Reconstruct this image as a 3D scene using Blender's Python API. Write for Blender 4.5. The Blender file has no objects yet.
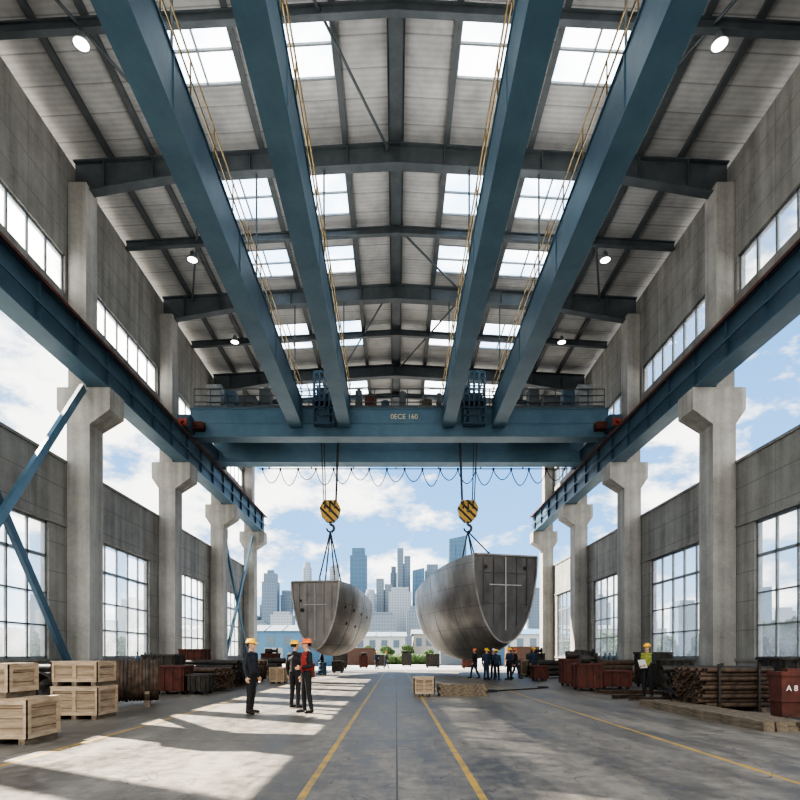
import bpy, bmesh, math, random
import numpy as np
from mathutils import Vector, Matrix
random.seed(7)
sc = bpy.context.scene
COL = sc.collection

# ------------------------------------------------------------------ materials
def newmat(name):
    m = bpy.data.materials.new(name); m.use_nodes = True
    nt = m.node_tree
    return m, nt, nt.nodes['Principled BSDF']
def N(nt, t, **kw):
    n = nt.nodes.new(t)
    for k, v in kw.items(): setattr(n, k, v)
    return n
def L(nt, a, b): nt.links.new(a, b)
def c4(c): return (c[0], c[1], c[2], 1)
def noisy(name, c1, c2, scale=2.0, rough=.7, metal=0.0, bump=.1, stretch=(1,1,1), detail=6, lo=.35, hi=.65):
    m, nt, b = newmat(name)
    tc = N(nt, 'ShaderNodeTexCoord'); mp = N(nt, 'ShaderNodeMapping'); mp.inputs['Scale'].default_value = stretch
    L(nt, tc.outputs['Object'], mp.inputs['Vector'])
    n = N(nt, 'ShaderNodeTexNoise'); n.inputs['Scale'].default_value = scale; n.inputs['Detail'].default_value = detail
    n.inputs['Roughness'].default_value = .65
    L(nt, mp.outputs[0], n.inputs['Vector'])
    r = N(nt, 'ShaderNodeValToRGB'); r.color_ramp.elements[0].position = lo; r.color_ramp.elements[1].position = hi
    r.color_ramp.elements[0].color = c4(c1); r.color_ramp.elements[1].color = c4(c2)
    L(nt, n.outputs['Fac'], r.inputs['Fac'])
    L(nt, r.outputs['Color'], b.inputs['Base Color'])
    b.inputs['Roughness'].default_value = rough; b.inputs['Metallic'].default_value = metal
    if bump:
        bp = N(nt, 'ShaderNodeBump'); bp.inputs['Strength'].default_value = bump; bp.inputs['Distance'].default_value = .05
        L(nt, n.outputs['Fac'], bp.inputs['Height']); L(nt, bp.outputs[0], b.inputs['Normal'])
    return m
def math_(nt, op, a, b=None):
    n = nt.nodes.new('ShaderNodeMath'); n.operation = op
    if isinstance(a, (int, float)): n.inputs[0].default_value = a
    else: L(nt, a, n.inputs[0])
    if b is not None:
        if isinstance(b, (int, float)): n.inputs[1].default_value = b
        else: L(nt, b, n.inputs[1])
    return n.outputs[0]
def mixc(nt, fac, a, b, mode='MIX'):
    n = nt.nodes.new('ShaderNodeMix'); n.data_type = 'RGBA'; n.blend_type = mode
    if isinstance(fac, (int, float)): n.inputs[0].default_value = fac
    else: L(nt, fac, n.inputs[0])
    for i, v in ((6, a), (7, b)):
        if isinstance(v, tuple): n.inputs[i].default_value = c4(v)
        else: L(nt, v, n.inputs[i])
    return n.outputs[2]

def concrete(name, base, panel=None, streak=.5):
    m, nt, b = newmat(name)
    tc = N(nt, 'ShaderNodeTexCoord')
    n1 = N(nt, 'ShaderNodeTexNoise'); n1.inputs['Scale'].default_value = .6; n1.inputs['Detail'].default_value = 8
    n1.inputs['Roughness'].default_value = .7
    L(nt, tc.outputs['Object'], n1.inputs['Vector'])
    mp = N(nt, 'ShaderNodeMapping'); mp.inputs['Scale'].default_value = (2.2, 2.2, .12)
    L(nt, tc.outputs['Object'], mp.inputs['Vector'])
    n2 = N(nt, 'ShaderNodeTexNoise'); n2.inputs['Scale'].default_value = 1.0; n2.inputs['Detail'].default_value = 5
    L(nt, mp.outputs[0], n2.inputs['Vector'])
    n3 = N(nt, 'ShaderNodeTexNoise'); n3.inputs['Scale'].default_value = 14; n3.inputs['Detail'].default_value = 4
    L(nt, tc.outputs['Object'], n3.inputs['Vector'])
    f = math_(nt, 'ADD', math_(nt, 'MULTIPLY', n1.outputs['Fac'], .5), math_(nt, 'MULTIPLY', n2.outputs['Fac'], streak))
    f = math_(nt, 'ADD', f, math_(nt, 'MULTIPLY', n3.outputs['Fac'], .15))
    r = N(nt, 'ShaderNodeValToRGB'); r.color_ramp.elements[0].position = .38; r.color_ramp.elements[1].position = .78
    r.color_ramp.elements[0].color = c4([v*.5 for v in base]); r.color_ramp.elements[1].color = c4([v*1.3 for v in base])
    L(nt, f, r.inputs['Fac'])
    out = r.outputs['Color']
    if panel:
        sp = N(nt, 'ShaderNodeSeparateXYZ'); L(nt, tc.outputs['Object'], sp.inputs[0])
        a = math_(nt, 'FRACT', math_(nt, 'DIVIDE', sp.outputs['Z'], panel))
        ln = math_(nt, 'LESS_THAN', a, .05/panel)
        a2 = math_(nt, 'FRACT', math_(nt, 'DIVIDE', sp.outputs['Y'], 2.3))
        ln2 = math_(nt, 'LESS_THAN', a2, .018)
        out = mixc(nt, math_(nt, 'MULTIPLY', math_(nt, 'MAXIMUM', ln, ln2), .45), out, tuple(v*.4 for v in base))
    L(nt, out, b.inputs['Base Color']); b.inputs['Roughness'].default_value = .85
    bp = N(nt, 'ShaderNodeBump'); bp.inputs['Strength'].default_value = .15; bp.inputs['Distance'].default_value = .03
    L(nt, n3.outputs['Fac'], bp.inputs['Height']); L(nt, bp.outputs[0], b.inputs['Normal'])
    return m

M = {}
M['conc_col'] = concrete('column_concrete', (.36,.352,.33))
M['conc_wall'] = concrete('wall_concrete', (.28,.275,.26), panel=1.2)
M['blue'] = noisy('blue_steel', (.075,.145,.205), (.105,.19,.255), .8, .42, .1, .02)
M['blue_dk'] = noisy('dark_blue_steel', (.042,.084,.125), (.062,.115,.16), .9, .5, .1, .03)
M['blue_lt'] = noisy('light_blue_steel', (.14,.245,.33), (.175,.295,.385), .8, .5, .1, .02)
M['dksteel'] = noisy('dark_roof_steel', (.065,.077,.085), (.095,.11,.12), 1.2, .55, .2, .03)
M['purlin'] = noisy('grey_purlin_steel', (.065,.075,.08), (.095,.105,.11), 1.2, .55, .2, .03)
M['grey'] = noisy('grey_steel', (.2,.22,.23), (.3,.32,.33), 3, .5, .4, .03)
M['black'] = noisy('black_rubber', (.012,.012,.013), (.03,.03,.03), 5, .6, 0, .03)
M['rope'] = noisy('wire_rope', (.07,.065,.06), (.13,.12,.11), 20, .5, .5, .05)
M['pale'] = noisy('pale_yellow_lettering_paint', (.6,.55,.38), (.7,.65,.45), 3, .5, 0, .03)
M['ochre'] = noisy('weathered_yellow_rail', (.075,.055,.025), (.15,.11,.045), 3, .6, .1, .03)
M['red'] = noisy('red_paint', (.22,.045,.03), (.34,.07,.045), 3, .5, 0, .03)
M['rustred'] = noisy('rusty_red_steel', (.06,.023,.018), (.135,.042,.031), 3, .7, .1, .1)
M['rust'] = noisy('rusty_pipe_steel', (.05,.036,.028), (.15,.1,.072), 6, .75, .2, .15)
M['rustdk'] = noisy('dark_rusty_rod_steel', (.04,.028,.022), (.125,.085,.06), 6, .75, .2, .15)
M['pipedk'] = noisy('dark_pipe_steel', (.03,.028,.027), (.085,.076,.066), 6, .6, .4, .1)
M['wood'] = noisy('pale_crate_wood', (.20,.145,.095), (.37,.285,.2), 2.5, .8, 0, .1, (1,1,7))
M['wood2'] = noisy('crate_batten_wood', (.27,.2,.135), (.44,.345,.245), 3, .8, 0, .1, (1,1,5))
M['wooddk'] = noisy('weathered_timber', (.09,.072,.052), (.2,.16,.115), 3, .85, 0, .1, (4,1,4))
M['white'] = noisy('white_paint', (.7,.7,.68), (.8,.8,.78), 3, .5, 0, 0)
M['frame'] = noisy('window_frame_paint', (.17,.19,.2), (.24,.26,.27), 3, .5, .2, 0)

# floor
m, nt, b = newmat('worn_concrete_floor')
tc = N(nt, 'ShaderNodeTexCoord'); sp = N(nt, 'ShaderNodeSeparateXYZ'); L(nt, tc.outputs['Object'], sp.inputs[0])
n1 = N(nt, 'ShaderNodeTexNoise'); n1.inputs['Scale'].default_value = .4; n1.inputs['Detail'].default_value = 10; n1.inputs['Roughness'].default_value = .72
mp = N(nt, 'ShaderNodeMapping'); mp.inputs['Scale'].default_value = (2.4, .6, 1); L(nt, tc.outputs['Object'], mp.inputs['Vector']); L(nt, mp.outputs[0], n1.inputs['Vector'])
n2 = N(nt, 'ShaderNodeTexNoise'); n2.inputs['Scale'].default_value = 4; n2.inputs['Detail'].default_value = 9; n2.inputs['Roughness'].default_value = .7; L(nt, tc.outputs['Object'], n2.inputs['Vector'])
f = math_(nt, 'ADD', math_(nt, 'MULTIPLY', n1.outputs['Fac'], .6), math_(nt, 'MULTIPLY', n2.outputs['Fac'], .4))
r = N(nt, 'ShaderNodeValToRGB'); r.color_ramp.elements[0].position = .42; r.color_ramp.elements[1].position = .58
r.color_ramp.elements[0].color = (.075,.067,.056,1); r.color_ramp.elements[1].color = (.225,.205,.175,1)
L(nt, f, r.inputs['Fac']); out = r.outputs['Color']
jx = math_(nt, 'LESS_THAN', math_(nt, 'FRACT', math_(nt, 'DIVIDE', math_(nt, 'ADD', sp.outputs['X'], 102.6), 5.4)), .004)
jy = math_(nt, 'LESS_THAN', math_(nt, 'FRACT', math_(nt, 'DIVIDE', math_(nt, 'ADD', sp.outputs['Y'], 101.3), 4.6)), .008)
out = mixc(nt, math_(nt, 'MULTIPLY', math_(nt, 'MAXIMUM', jx, jy), .65), out, (.035,.032,.03))
vn = N(nt, 'ShaderNodeTexNoise'); vn.inputs['Scale'].default_value = .8; vn.inputs['Detail'].default_value = 3; vn.inputs['Distortion'].default_value = .6
L(nt, tc.outputs['Object'], vn.inputs['Vector'])
cr = math_(nt, 'LESS_THAN', math_(nt, 'ABSOLUTE', math_(nt, 'SUBTRACT', vn.outputs['Fac'], .5)), .0022)
out = mixc(nt, math_(nt, 'MULTIPLY', cr, .55), out, (.04,.038,.036))
def band(cx, hw): return math_(nt, 'LESS_THAN', math_(nt, 'ABSOLUTE', math_(nt, 'SUBTRACT', sp.outputs['X'], cx)), hw)
yl = band(-.93, .04)
for cx in (.85, -5.0, 4.4): yl = math_(nt, 'MAXIMUM', yl, band(cx, .04))
wear = N(nt, 'ShaderNodeValToRGB'); wear.color_ramp.elements[0].position = .42; wear.color_ramp.elements[1].position = .55
L(nt, n2.outputs['Fac'], wear.inputs['Fac'])
out = mixc(nt, math_(nt, 'MULTIPLY', yl, math_(nt, 'ADD', math_(nt, 'MULTIPLY', wear.outputs['Color'], .55), .4)), out, (.44,.27,.045))
L(nt, out, b.inputs['Base Color'])
rr = N(nt, 'ShaderNodeMapRange'); rr.inputs['From Min'].default_value=.35; rr.inputs['From Max'].default_value=.65; rr.inputs['To Min'].default_value = .32; rr.inputs['To Max'].default_value = .75
L(nt, f, rr.inputs['Value']); L(nt, rr.outputs[0], b.inputs['Roughness'])
b.inputs['Specular IOR Level'].default_value=.28
bp = N(nt, 'ShaderNodeBump'); bp.inputs['Strength'].default_value = .12; L(nt, n2.outputs['Fac'], bp.inputs['Height']); L(nt, bp.outputs[0], b.inputs['Normal'])
M['floor'] = m
M['ground'] = noisy('outdoor_paving', (.24,.235,.225), (.34,.33,.315), .3, .9, 0, 0)

# ceiling : ribbed sheets
m, nt, b = newmat('ribbed_roof_sheet')
tc = N(nt, 'ShaderNodeTexCoord'); sp = N(nt, 'ShaderNodeSeparateXYZ'); L(nt, tc.outputs['Object'], sp.inputs[0])
n1 = N(nt, 'ShaderNodeTexNoise'); n1.inputs['Scale'].default_value = .6; n1.inputs['Detail'].default_value = 7; n1.inputs['Roughness'].default_value = .62
L(nt, tc.outputs['Object'], n1.inputs['Vector'])
r = N(nt, 'ShaderNodeValToRGB'); r.color_ramp.elements[0].position = .35; r.color_ramp.elements[1].position = .66
r.color_ramp.elements[0].color = (.30,.302,.30,1); r.color_ramp.elements[1].color = (.47,.47,.46,1)
L(nt, n1.outputs['Fac'], r.inputs['Fac'])
ln = math_(nt, 'LESS_THAN', math_(nt, 'FRACT', math_(nt, 'DIVIDE', sp.outputs['Y'], 1.15)), .045)
rib = math_(nt, 'SINE', math_(nt, 'MULTIPLY', sp.outputs['Y'], 2*math.pi/.23))
fac = math_(nt, 'MULTIPLY', math_(nt, 'ADD', rib, 1.0), .06)
out = mixc(nt, fac, r.outputs['Color'], (.06,.06,.06))
out = mixc(nt, math_(nt, 'MULTIPLY', ln, .42), out, (.06,.06,.06))
L(nt, out, b.inputs['Base Color']); b.inputs['Roughness'].default_value = .5; b.inputs['Metallic'].default_value=.15
bp = N(nt, 'ShaderNodeBump'); bp.inputs['Strength'].default_value = .12; bp.inputs['Distance'].default_value = .04
L(nt, rib, bp.inputs['Height']); L(nt, bp.outputs[0], b.inputs['Normal'])
M['ceil'] = m

def glass(name, transp, tint=(1,1,1), milky=(.8,.85,.9)):
    m, nt, b = newmat(name); nt.nodes.remove(b)
    out = nt.nodes['Material Output']
    t = N(nt, 'ShaderNodeBsdfTransparent'); t.inputs[0].default_value = c4(tint)
    tl = N(nt, 'ShaderNodeBsdfTranslucent'); tl.inputs[0].default_value = c4(milky)
    g = N(nt, 'ShaderNodeBsdfGlossy'); g.inputs['Roughness'].default_value = .08
    tc = N(nt, 'ShaderNodeTexCoord'); n = N(nt, 'ShaderNodeTexNoise'); n.inputs['Scale'].default_value = .7
    L(nt, tc.outputs['Object'], n.inputs['Vector'])
    a = N(nt, 'ShaderNodeMixShader')
    f = math_(nt, 'MULTIPLY', n.outputs['Fac'], 2*(1-transp))
    L(nt, f, a.inputs[0]); L(nt, t.outputs[0], a.inputs[1]); L(nt, tl.outputs[0], a.inputs[2])
    a2 = N(nt, 'ShaderNodeMixShader'); a2.inputs[0].default_value = .05
    L(nt, a.outputs[0], a2.inputs[1]); L(nt, g.outputs[0], a2.inputs[2])
    L(nt, a2.outputs[0], out.inputs['Surface'])
    return m
M['glass'] = glass('window_glass', .84)
M['glass_frost'] = glass('frosted_window_glass', .35, milky=(.95,.97,1))
def emis(name, col, s):
    m, nt, b = newmat(name)
    b.inputs['Base Color'].default_value = c4(col)
    b.inputs['Emission Color'].default_value = c4(col); b.inputs['Emission Strength'].default_value = s
    return m,nt,b
M['skylight'],nt,b = emis('glowing_skylight_panel', (.84,.92,1), 2.0)  # emission stands in for daylight coming through the panel
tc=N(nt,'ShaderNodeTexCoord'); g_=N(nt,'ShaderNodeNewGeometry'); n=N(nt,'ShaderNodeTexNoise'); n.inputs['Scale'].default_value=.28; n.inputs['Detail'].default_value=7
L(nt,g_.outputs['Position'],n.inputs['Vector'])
r=N(nt,'ShaderNodeValToRGB'); r.color_ramp.elements[0].position=.42; r.color_ramp.elements[0].color=(.42,.60,.80,1); r.color_ramp.elements[1].position=.58; r.color_ramp.elements[1].color=(1,1,1,1)  # blue and white noise paints sky and cloud into the glow
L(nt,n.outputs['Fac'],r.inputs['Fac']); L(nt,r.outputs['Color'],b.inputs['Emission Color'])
M['lamp'] = emis('lamp_glow', (1,.97,.9), 7)[0]

def hullmat(name, a, bcol):
    m, nt, b = newmat(name)
    tc = N(nt, 'ShaderNodeTexCoord')
    n1 = N(nt, 'ShaderNodeTexNoise'); n1.inputs['Scale'].default_value = .7; n1.inputs['Detail'].default_value = 7; n1.inputs['Roughness'].default_value = .6
    mp = N(nt, 'ShaderNodeMapping'); mp.inputs['Scale'].default_value = (1.2, 1.0, .8); L(nt, tc.outputs['Object'], mp.inputs['Vector']); L(nt, mp.outputs[0], n1.inputs['Vector'])
    r = N(nt, 'ShaderNodeValToRGB'); r.color_ramp.elements[0].position = .36; r.color_ramp.elements[1].position = .66
    r.color_ramp.elements[0].color = c4(a); r.color_ramp.elements[1].color = c4(bcol)
    L(nt, n1.outputs['Fac'], r.inputs['Fac'])
    sp = N(nt, 'ShaderNodeSeparateXYZ'); L(nt, tc.outputs['Object'], sp.inputs[0])
    l1 = math_(nt, 'LESS_THAN', math_(nt, 'FRACT', math_(nt, 'DIVIDE', math_(nt, 'ADD', sp.outputs['Y'], 50.), 1.9)), .022)
    l2 = math_(nt, 'LESS_THAN', math_(nt, 'FRACT', math_(nt, 'DIVIDE', math_(nt, 'ADD', sp.outputs['Z'], 50.), 1.3)), .03)
    out = mixc(nt, math_(nt, 'MULTIPLY', math_(nt, 'MAXIMUM', l1, l2), .45), r.outputs['Color'], (.06,.055,.052))
    L(nt, out, b.inputs['Base Color']); b.inputs['Roughness'].default_value = .36; b.inputs['Metallic'].default_value = .4
    return m
M['hull'] = hullmat('weathered_hull_plate', (.20,.187,.176), (.36,.342,.325))
M['hullface'] = noisy('bulkhead_plate', (.085,.082,.083), (.155,.149,.148), 1.0, .45, .35, .03, (1,1,.5))
M['hullface2'] = noisy('lighter_bulkhead_plate', (.15,.14,.134), (.25,.235,.224), 1.0, .45, .35, .03, (1,1,.5))
M['weld'] = noisy('pale_weld_line', (.38,.38,.38), (.5,.5,.49), 4, .6, .1, .03)

# ------------------------------------------------------------------ builder
class MB:
    def __init__(s): s.v=[]; s.f=[]; s.m=[]; s.s=[]
    def add(s, vs, fs, m=0, smooth=False):
        o=len(s.v); s.v += [tuple(p) for p in vs]
        for f in fs: s.f.append([i+o for i in f]); s.m.append(m); s.s.append(smooth)
    def box(s,x0,x1,y0,y1,z0,z1,m=0):
        if x0>x1:x0,x1=x1,x0
        if y0>y1:y0,y1=y1,y0
        vs=[(x0,y0,z0),(x1,y0,z0),(x1,y1,z0),(x0,y1,z0),(x0,y0,z1),(x1,y0,z1),(x1,y1,z1),(x0,y1,z1)]
        s.add(vs,[(3,2,1,0),(4,5,6,7),(0,1,5,4),(1,2,6,5),(2,3,7,6),(3,0,4,7)],m)
    def hexa(s,b,t,m=0):
        s.add(list(b)+list(t),[(3,2,1,0),(4,5,6,7),(0,1,5,4),(1,2,6,5),(2,3,7,6),(3,0,4,7)],m)
    def frame(s,p0,p1,up=(0,0,1)):
        p0=Vector(p0);p1=Vector(p1); d=(p1-p0).normalized(); u=Vector(up)
        if abs(d.dot(u))>.98: u=Vector((0,1,0))
        r=d.cross(u).normalized(); u=r.cross(d).normalized(); return p0,p1,r,u
    def beam(s,p0,p1,w,h,m=0,up=(0,0,1)):
        p0,p1,r,u=s.frame(p0,p1,up); a=r*w/2; b=u*h/2
        s.hexa([p0-a-b,p0+a-b,p0+a+b,p0-a+b],[p1-a-b,p1+a-b,p1+a+b,p1-a+b],m)
    def cyl(s,p0,p1,r0,r1=None,n=12,m=0,cap=True,smooth=True):
        if r1 is None:r1=r0
        p0,p1,r,u=s.frame(p0,p1); vs=[]
        for p,rad in((p0,r0),(p1,r1)):
            for i in range(n):
                a=2*math.pi*i/n; vs.append(p+r*math.cos(a)*rad+u*math.sin(a)*rad)
        s.add(vs,[(i,(i+1)%n,n+(i+1)%n,n+i) for i in range(n)],m,smooth)
        if cap:
            s.add(vs[:n],[tuple(range(n-1,-1,-1))],m); s.add(vs[n:],[tuple(range(n))],m)
    def pipe(s,p0,p1,ro,ri,n=14,m=0,mi=0):
        s.cyl(p0,p1,ro,ro,n,m,False); s.cyl(p0,p1,ri,ri,n,mi,False)
        P0,P1,r,u=s.frame(p0,p1)
        for P in(P0,P1):
            vs=[]
            for rad in(ro,ri):
                for i in range(n):
                    a=2*math.pi*i/n; vs.append(P+r*math.cos(a)*rad+u*math.sin(a)*rad)
            s.add(vs,[(i,(i+1)%n,n+(i+1)%n,n+i) for i in range(n)],m)
    def tube(s,pts,r,n=6,m=0):
        for a,b in zip(pts[:-1],pts[1:]): s.cyl(a,b,r,r,n,m,True)
    def lathe(s,prof,c=(0,0,0),n=20,m=0,axis='Z'):
        vs=[]
        for rad,z in prof:
            for i in range(n):
                a=2*math.pi*i/n
                if axis=='Z': vs.append((c[0]+rad*math.cos(a),c[1]+rad*math.sin(a),c[2]+z))
                elif axis=='X': vs.append((c[0]+z,c[1]+rad*math.cos(a),c[2]+rad*math.sin(a)))
                else: vs.append((c[0]+rad*math.cos(a),c[1]+z,c[2]+rad*math.sin(a)))
        k=len(prof)
        s.add(vs,[(j*n+i,j*n+(i+1)%n,(j+1)*n+(i+1)%n,(j+1)*n+i) for j in range(k-1) for i in range(n)],m,True)
    def lathe_dir(s,prof,p0,d,n=28,m=0):
        p0=Vector(p0); d=Vector(d).normalized(); _,_,r,u=s.frame(p0,p0+d); vs=[]
        for rad,t in prof:
            for i in range(n):
                a=2*math.pi*i/n; vs.append(p0+d*t+r*math.cos(a)*rad+u*math.sin(a)*rad)
        k=len(prof)
        s.add(vs,[(j*n+i,j*n+(i+1)%n,(j+1)*n+(i+1)%n,(j+1)*n+i) for j in range(k-1) for i in range(n)],m,True)
    def ell(s,c,rx,ry,rz,m=0,nu=14,nv=8,z0=-1.0):
        vs=[]
        a0=math.asin(max(-1,z0))
        for j in range(nv+1):
            t=a0+(math.pi/2-a0)*j/nv
            for i in range(nu):
                a=2*math.pi*i/nu
                vs.append((c[0]+rx*math.cos(t)*math.cos(a),c[1]+ry*math.cos(t)*math.sin(a),c[2]+rz*math.sin(t)))
        s.add(vs,[(j*nu+i,j*nu+(i+1)%nu,(j+1)*nu+(i+1)%nu,(j+1)*nu+i) for j in range(nv) for i in range(nu)],m,True)
    def mesh(s,name,mats,off=(0,0,0)):
        me=bpy.data.meshes.new(name)
        off=Vector(off)
        me.from_pydata([tuple(Vector(v)-off) for v in s.v],[],s.f)
        for mm in mats: me.materials.append(M[mm] if isinstance(mm,str) else mm)
        me.polygons.foreach_set('material_index',s.m); me.polygons.foreach_set('use_smooth',s.s)
        bm=bmesh.new(); bm.from_mesh(me); bmesh.ops.recalc_face_normals(bm,faces=bm.faces); bm.to_mesh(me); bm.free()
        me.update(); return me
    def obj(s,name,mats,parent=None,loc=None,**kw):
        if parent is not None:
            me=s.mesh(name,mats,parent.location); o=bpy.data.objects.new(name,me); o.parent=parent
        else:
            if loc is None:
                xs=[v[0] for v in s.v];ys=[v[1] for v in s.v];zs=[v[2] for v in s.v]
                loc=((min(xs)+max(xs))/2,(min(ys)+max(ys))/2,min(zs))
            me=s.mesh(name,mats,loc); o=bpy.data.objects.new(name,me); o.location=loc
        COL.objects.link(o)
        for k,v in kw.items(): o[k]=v
        return o
def root(name,loc,label,category,group=None):
    e=bpy.data.objects.new(name,None); e.empty_display_size=.3; e.location=loc; COL.objects.link(e)
    e['label']=label; e['category']=category
    if group:e['group']=group
    return e
def dup(o,loc,rotz=None,scale=None,label=None):
    c=o.copy(); COL.objects.link(c); c.location=loc
    if rotz is not None: c.rotation_euler=(0,0,rotz)
    if scale is not None: c.scale=scale if isinstance(scale,tuple) else (scale,)*3
    if label: c['label']=label
    for ch in list(o.children):
        k=ch.copy(); COL.objects.link(k); k.parent=c
        for g in list(ch.children):
            q=g.copy(); COL.objects.link(q); q.parent=k
    return c

# ------------------------------------------------------------------ camera
cam=bpy.data.cameras.new('camera'); co=bpy.data.objects.new('camera',cam); COL.objects.link(co)
co.location=(0,0,1.4); co.rotation_euler=(math.radians(90),0,0)
cam.sensor_width=36; cam.lens=36*560/800; cam.shift_x=.005; cam.shift_y=255/800; cam.clip_end=5000
sc.camera=co

# ------------------------------------------------------------------ shell
COLY=[5.9,15.1,24.3,33.5,42.7,51.9]
MIDS=[(a+b)/2 for a,b in zip(COLY[:-1],COLY[1:])]
MINOR=[10.5,18.95,28.9,38.1,47.3]
Y0,Y1=5.2,52.6
DX=.45      # the hall is slightly wider on the +X side of the lane centre
def SX(s,v): return -v if s<0 else v+DX
def zr(x): return 23.5-.8*abs(x)/14.0

f=MB(); f.box(-14.35,14.35+DX,-6,53.5,-.3,0); f.obj('floor',['floor'],loc=(0,0,0),kind='structure',label='worn grey concrete workshop floor with yellow lane lines')
g=MB(); g.box(-1500,1500,-300,2200,-.6,-.32)
g.obj('ground',['ground'],loc=(0,0,-.32),kind='structure',label='pale outdoor paving around the hall')
y=MB(); y.box(-60,60,53.52,230,-.3,-.02)
y.obj('yard_pavement',['ground'],loc=(0,60,-.3),kind='structure',label='pale concrete yard outside the open hall end')

WN=[0]
for s,side in((-1,'left'),(1,'right')):
    w=MB(); X0,X1=SX(s,14.0),SX(s,14.35)
    w.box(X0,X1,Y0,Y1,0,1.25)
    w.box(X0,X1,Y0,Y1,6.8,9.5)
    prev=Y0
    for mY in MIDS: w.box(X0,X1,prev,mY-2.9,1.25,6.8); prev=mY+2.9
    w.box(X0,X1,prev,Y1,1.25,6.8)
    w.box(X0,X1,Y0,Y1,14.2,16.7); w.box(X0,X1,Y0,Y1,18.3,22.6)
    prev=Y0
    for mY in MIDS: w.box(X0,X1,prev,mY-4.0,16.7,18.3); prev=mY+4.0
    w.box(X0,X1,prev,Y1,16.7,18.3)
    w.box(SX(s,13.93),X1,Y0,Y1,9.5,9.62); w.box(SX(s,13.93),X0,Y0,Y1,6.8,6.9); w.box(SX(s,13.9),X0,Y0,Y1,1.15,1.25)
    w.obj('wall_'+side,['conc_wall'],loc=(SX(s,14.17),Y0,0),kind='structure',label='stained grey concrete side wall with window openings')
    for mY in MIDS:
        WN[0]+=1
        q=MB(); xa=SX(s,14.1); xb=SX(s,14.2)
        ya,yb,za,zb=mY-2.9,mY+2.9,1.25,6.8
        q.box(xa,xb,ya,ya+.1,za,zb);q.box(xa,xb,yb-.1,yb,za,zb);q.box(xa,xb,ya,yb,za,za+.1);q.box(xa,xb,ya,yb,zb-.1,zb)
        for i in range(1,5):
            yy=ya+(yb-ya)*i/5; q.box(xa,xb,yy-.04,yy+.04,za,zb)
        for i,zz in enumerate((2.6,3.9,5.4)): q.box(xa,xb,ya,yb,zz-(.03 if i!=2 else .06),zz+(.03 if i!=2 else .06))
        q.box(SX(s,14.14),SX(s,14.15),ya+.02,yb-.02,za+.02,zb-.02,1)
        q.obj('window_%d'%WN[0],['frame','glass'],loc=(xa,mY,za),kind='structure',label='tall steel-framed multi-pane factory window')
        WN[0]+=1
        q=MB(); ya,yb,za,zb=mY-4.0,mY+4.0,16.7,18.3
        q.box(xa,xb,ya,ya+.08,za,zb);q.box(xa,xb,yb-.08,yb,za,zb);q.box(xa,xb,ya,yb,za,za+.08);q.box(xa,xb,ya,yb,zb-.08,zb)
        for i in range(1,7):
            yy=ya+(yb-ya)*i/7; q.box(xa,xb,yy-.05,yy+.05,za,zb)
        q.box(SX(s,14.14),SX(s,14.15),ya+.02,yb-.02,za+.02,zb-.02,1)
        q.obj('window_%d'%WN[0],['frame','glass_frost' if s<0 else 'glass'],loc=(xa,mY,za),kind='structure',label='high clerestory strip window with steel mullions')
# tall unseen poles added outside the sunny side to cast shadow bands indoors
st0=None
for yy in (20.6,24.0,27.4,30.8,34.2,37.6,40.6):
    if st0 is None:
        st0=root('shadow_pole',(-30,yy,-.32),'tall grey pole added out of view to cast a shadow band on the floor','shadow caster','added shadow-casting poles')
        a=MB(); a.cyl((-30,yy,-.32),(-30,yy,33),.42,.42,20); a.cyl((-30,yy,33),(-30,yy,33.4),.5,.5,20); a.obj('pole_tube',['grey'],st0)
        a=MB(); a.box(-30.7,-29.3,yy-.7,yy+.7,-.32,.3); a.obj('base_block',['conc_col'],st0)
    else: dup(st0,(-30,yy,-.32))

# ceiling with skylight holes
XB=[(2.3,4.15),(5.9,8.6)]
YR=[(9.5,12),(15.6,17.6),(19.15,21.7),(25.6,28.4),(30.4,32.7),(37.2,40.4),(45.4,48.0)]
ce=MB()
xe=[-14.4]
allb=sorted([(-b,-a) for a,b in XB]+XB)
for a,b in allb: xe+= [a,b]
xe.append(14.4+DX)
def slab(mb,xa,xb,ya,yb,t=.12,up=.32,m=0):
    pts=[xa,xb] if not (xa<0<xb) else [xa,0,xb]
    for a,b in zip(pts[:-1],pts[1:]):
        za,zb=zr(a)+up,zr(b)+up
        mb.hexa([(a,ya,za),(b,ya,zb),(b,yb,zb),(a,yb,za)],[(a,ya,za+t),(b,ya,zb+t),(b,yb,zb+t),(a,yb,za+t)],m)
for i in range(len(xe)-1):
    a,b=xe[i],xe[i+1]
    if (a,b) in allb:
        prev=Y0
        for (p,q_) in YR: slab(ce,a,b,prev,p); prev=q_
        slab(ce,a,b,prev,Y1+.2)
    else: slab(ce,a,b,Y0,Y1+.2)
ce.obj('ceiling',['ceil'],loc=(0,Y0,22.9),kind='structure',label='shallow gabled roof of grey ribbed sheets')
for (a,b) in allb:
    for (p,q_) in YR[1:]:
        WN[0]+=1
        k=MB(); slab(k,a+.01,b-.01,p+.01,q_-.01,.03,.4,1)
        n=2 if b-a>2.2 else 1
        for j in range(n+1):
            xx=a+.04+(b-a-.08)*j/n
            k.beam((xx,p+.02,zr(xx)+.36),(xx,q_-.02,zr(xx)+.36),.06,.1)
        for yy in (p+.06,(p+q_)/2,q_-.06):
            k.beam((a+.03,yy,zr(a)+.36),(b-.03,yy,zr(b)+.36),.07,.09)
        k.obj('window_%d'%WN[0],['frame','skylight'],kind='structure',label='rooflight panel glowing in place of daylight, with steel glazing bars')

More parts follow.
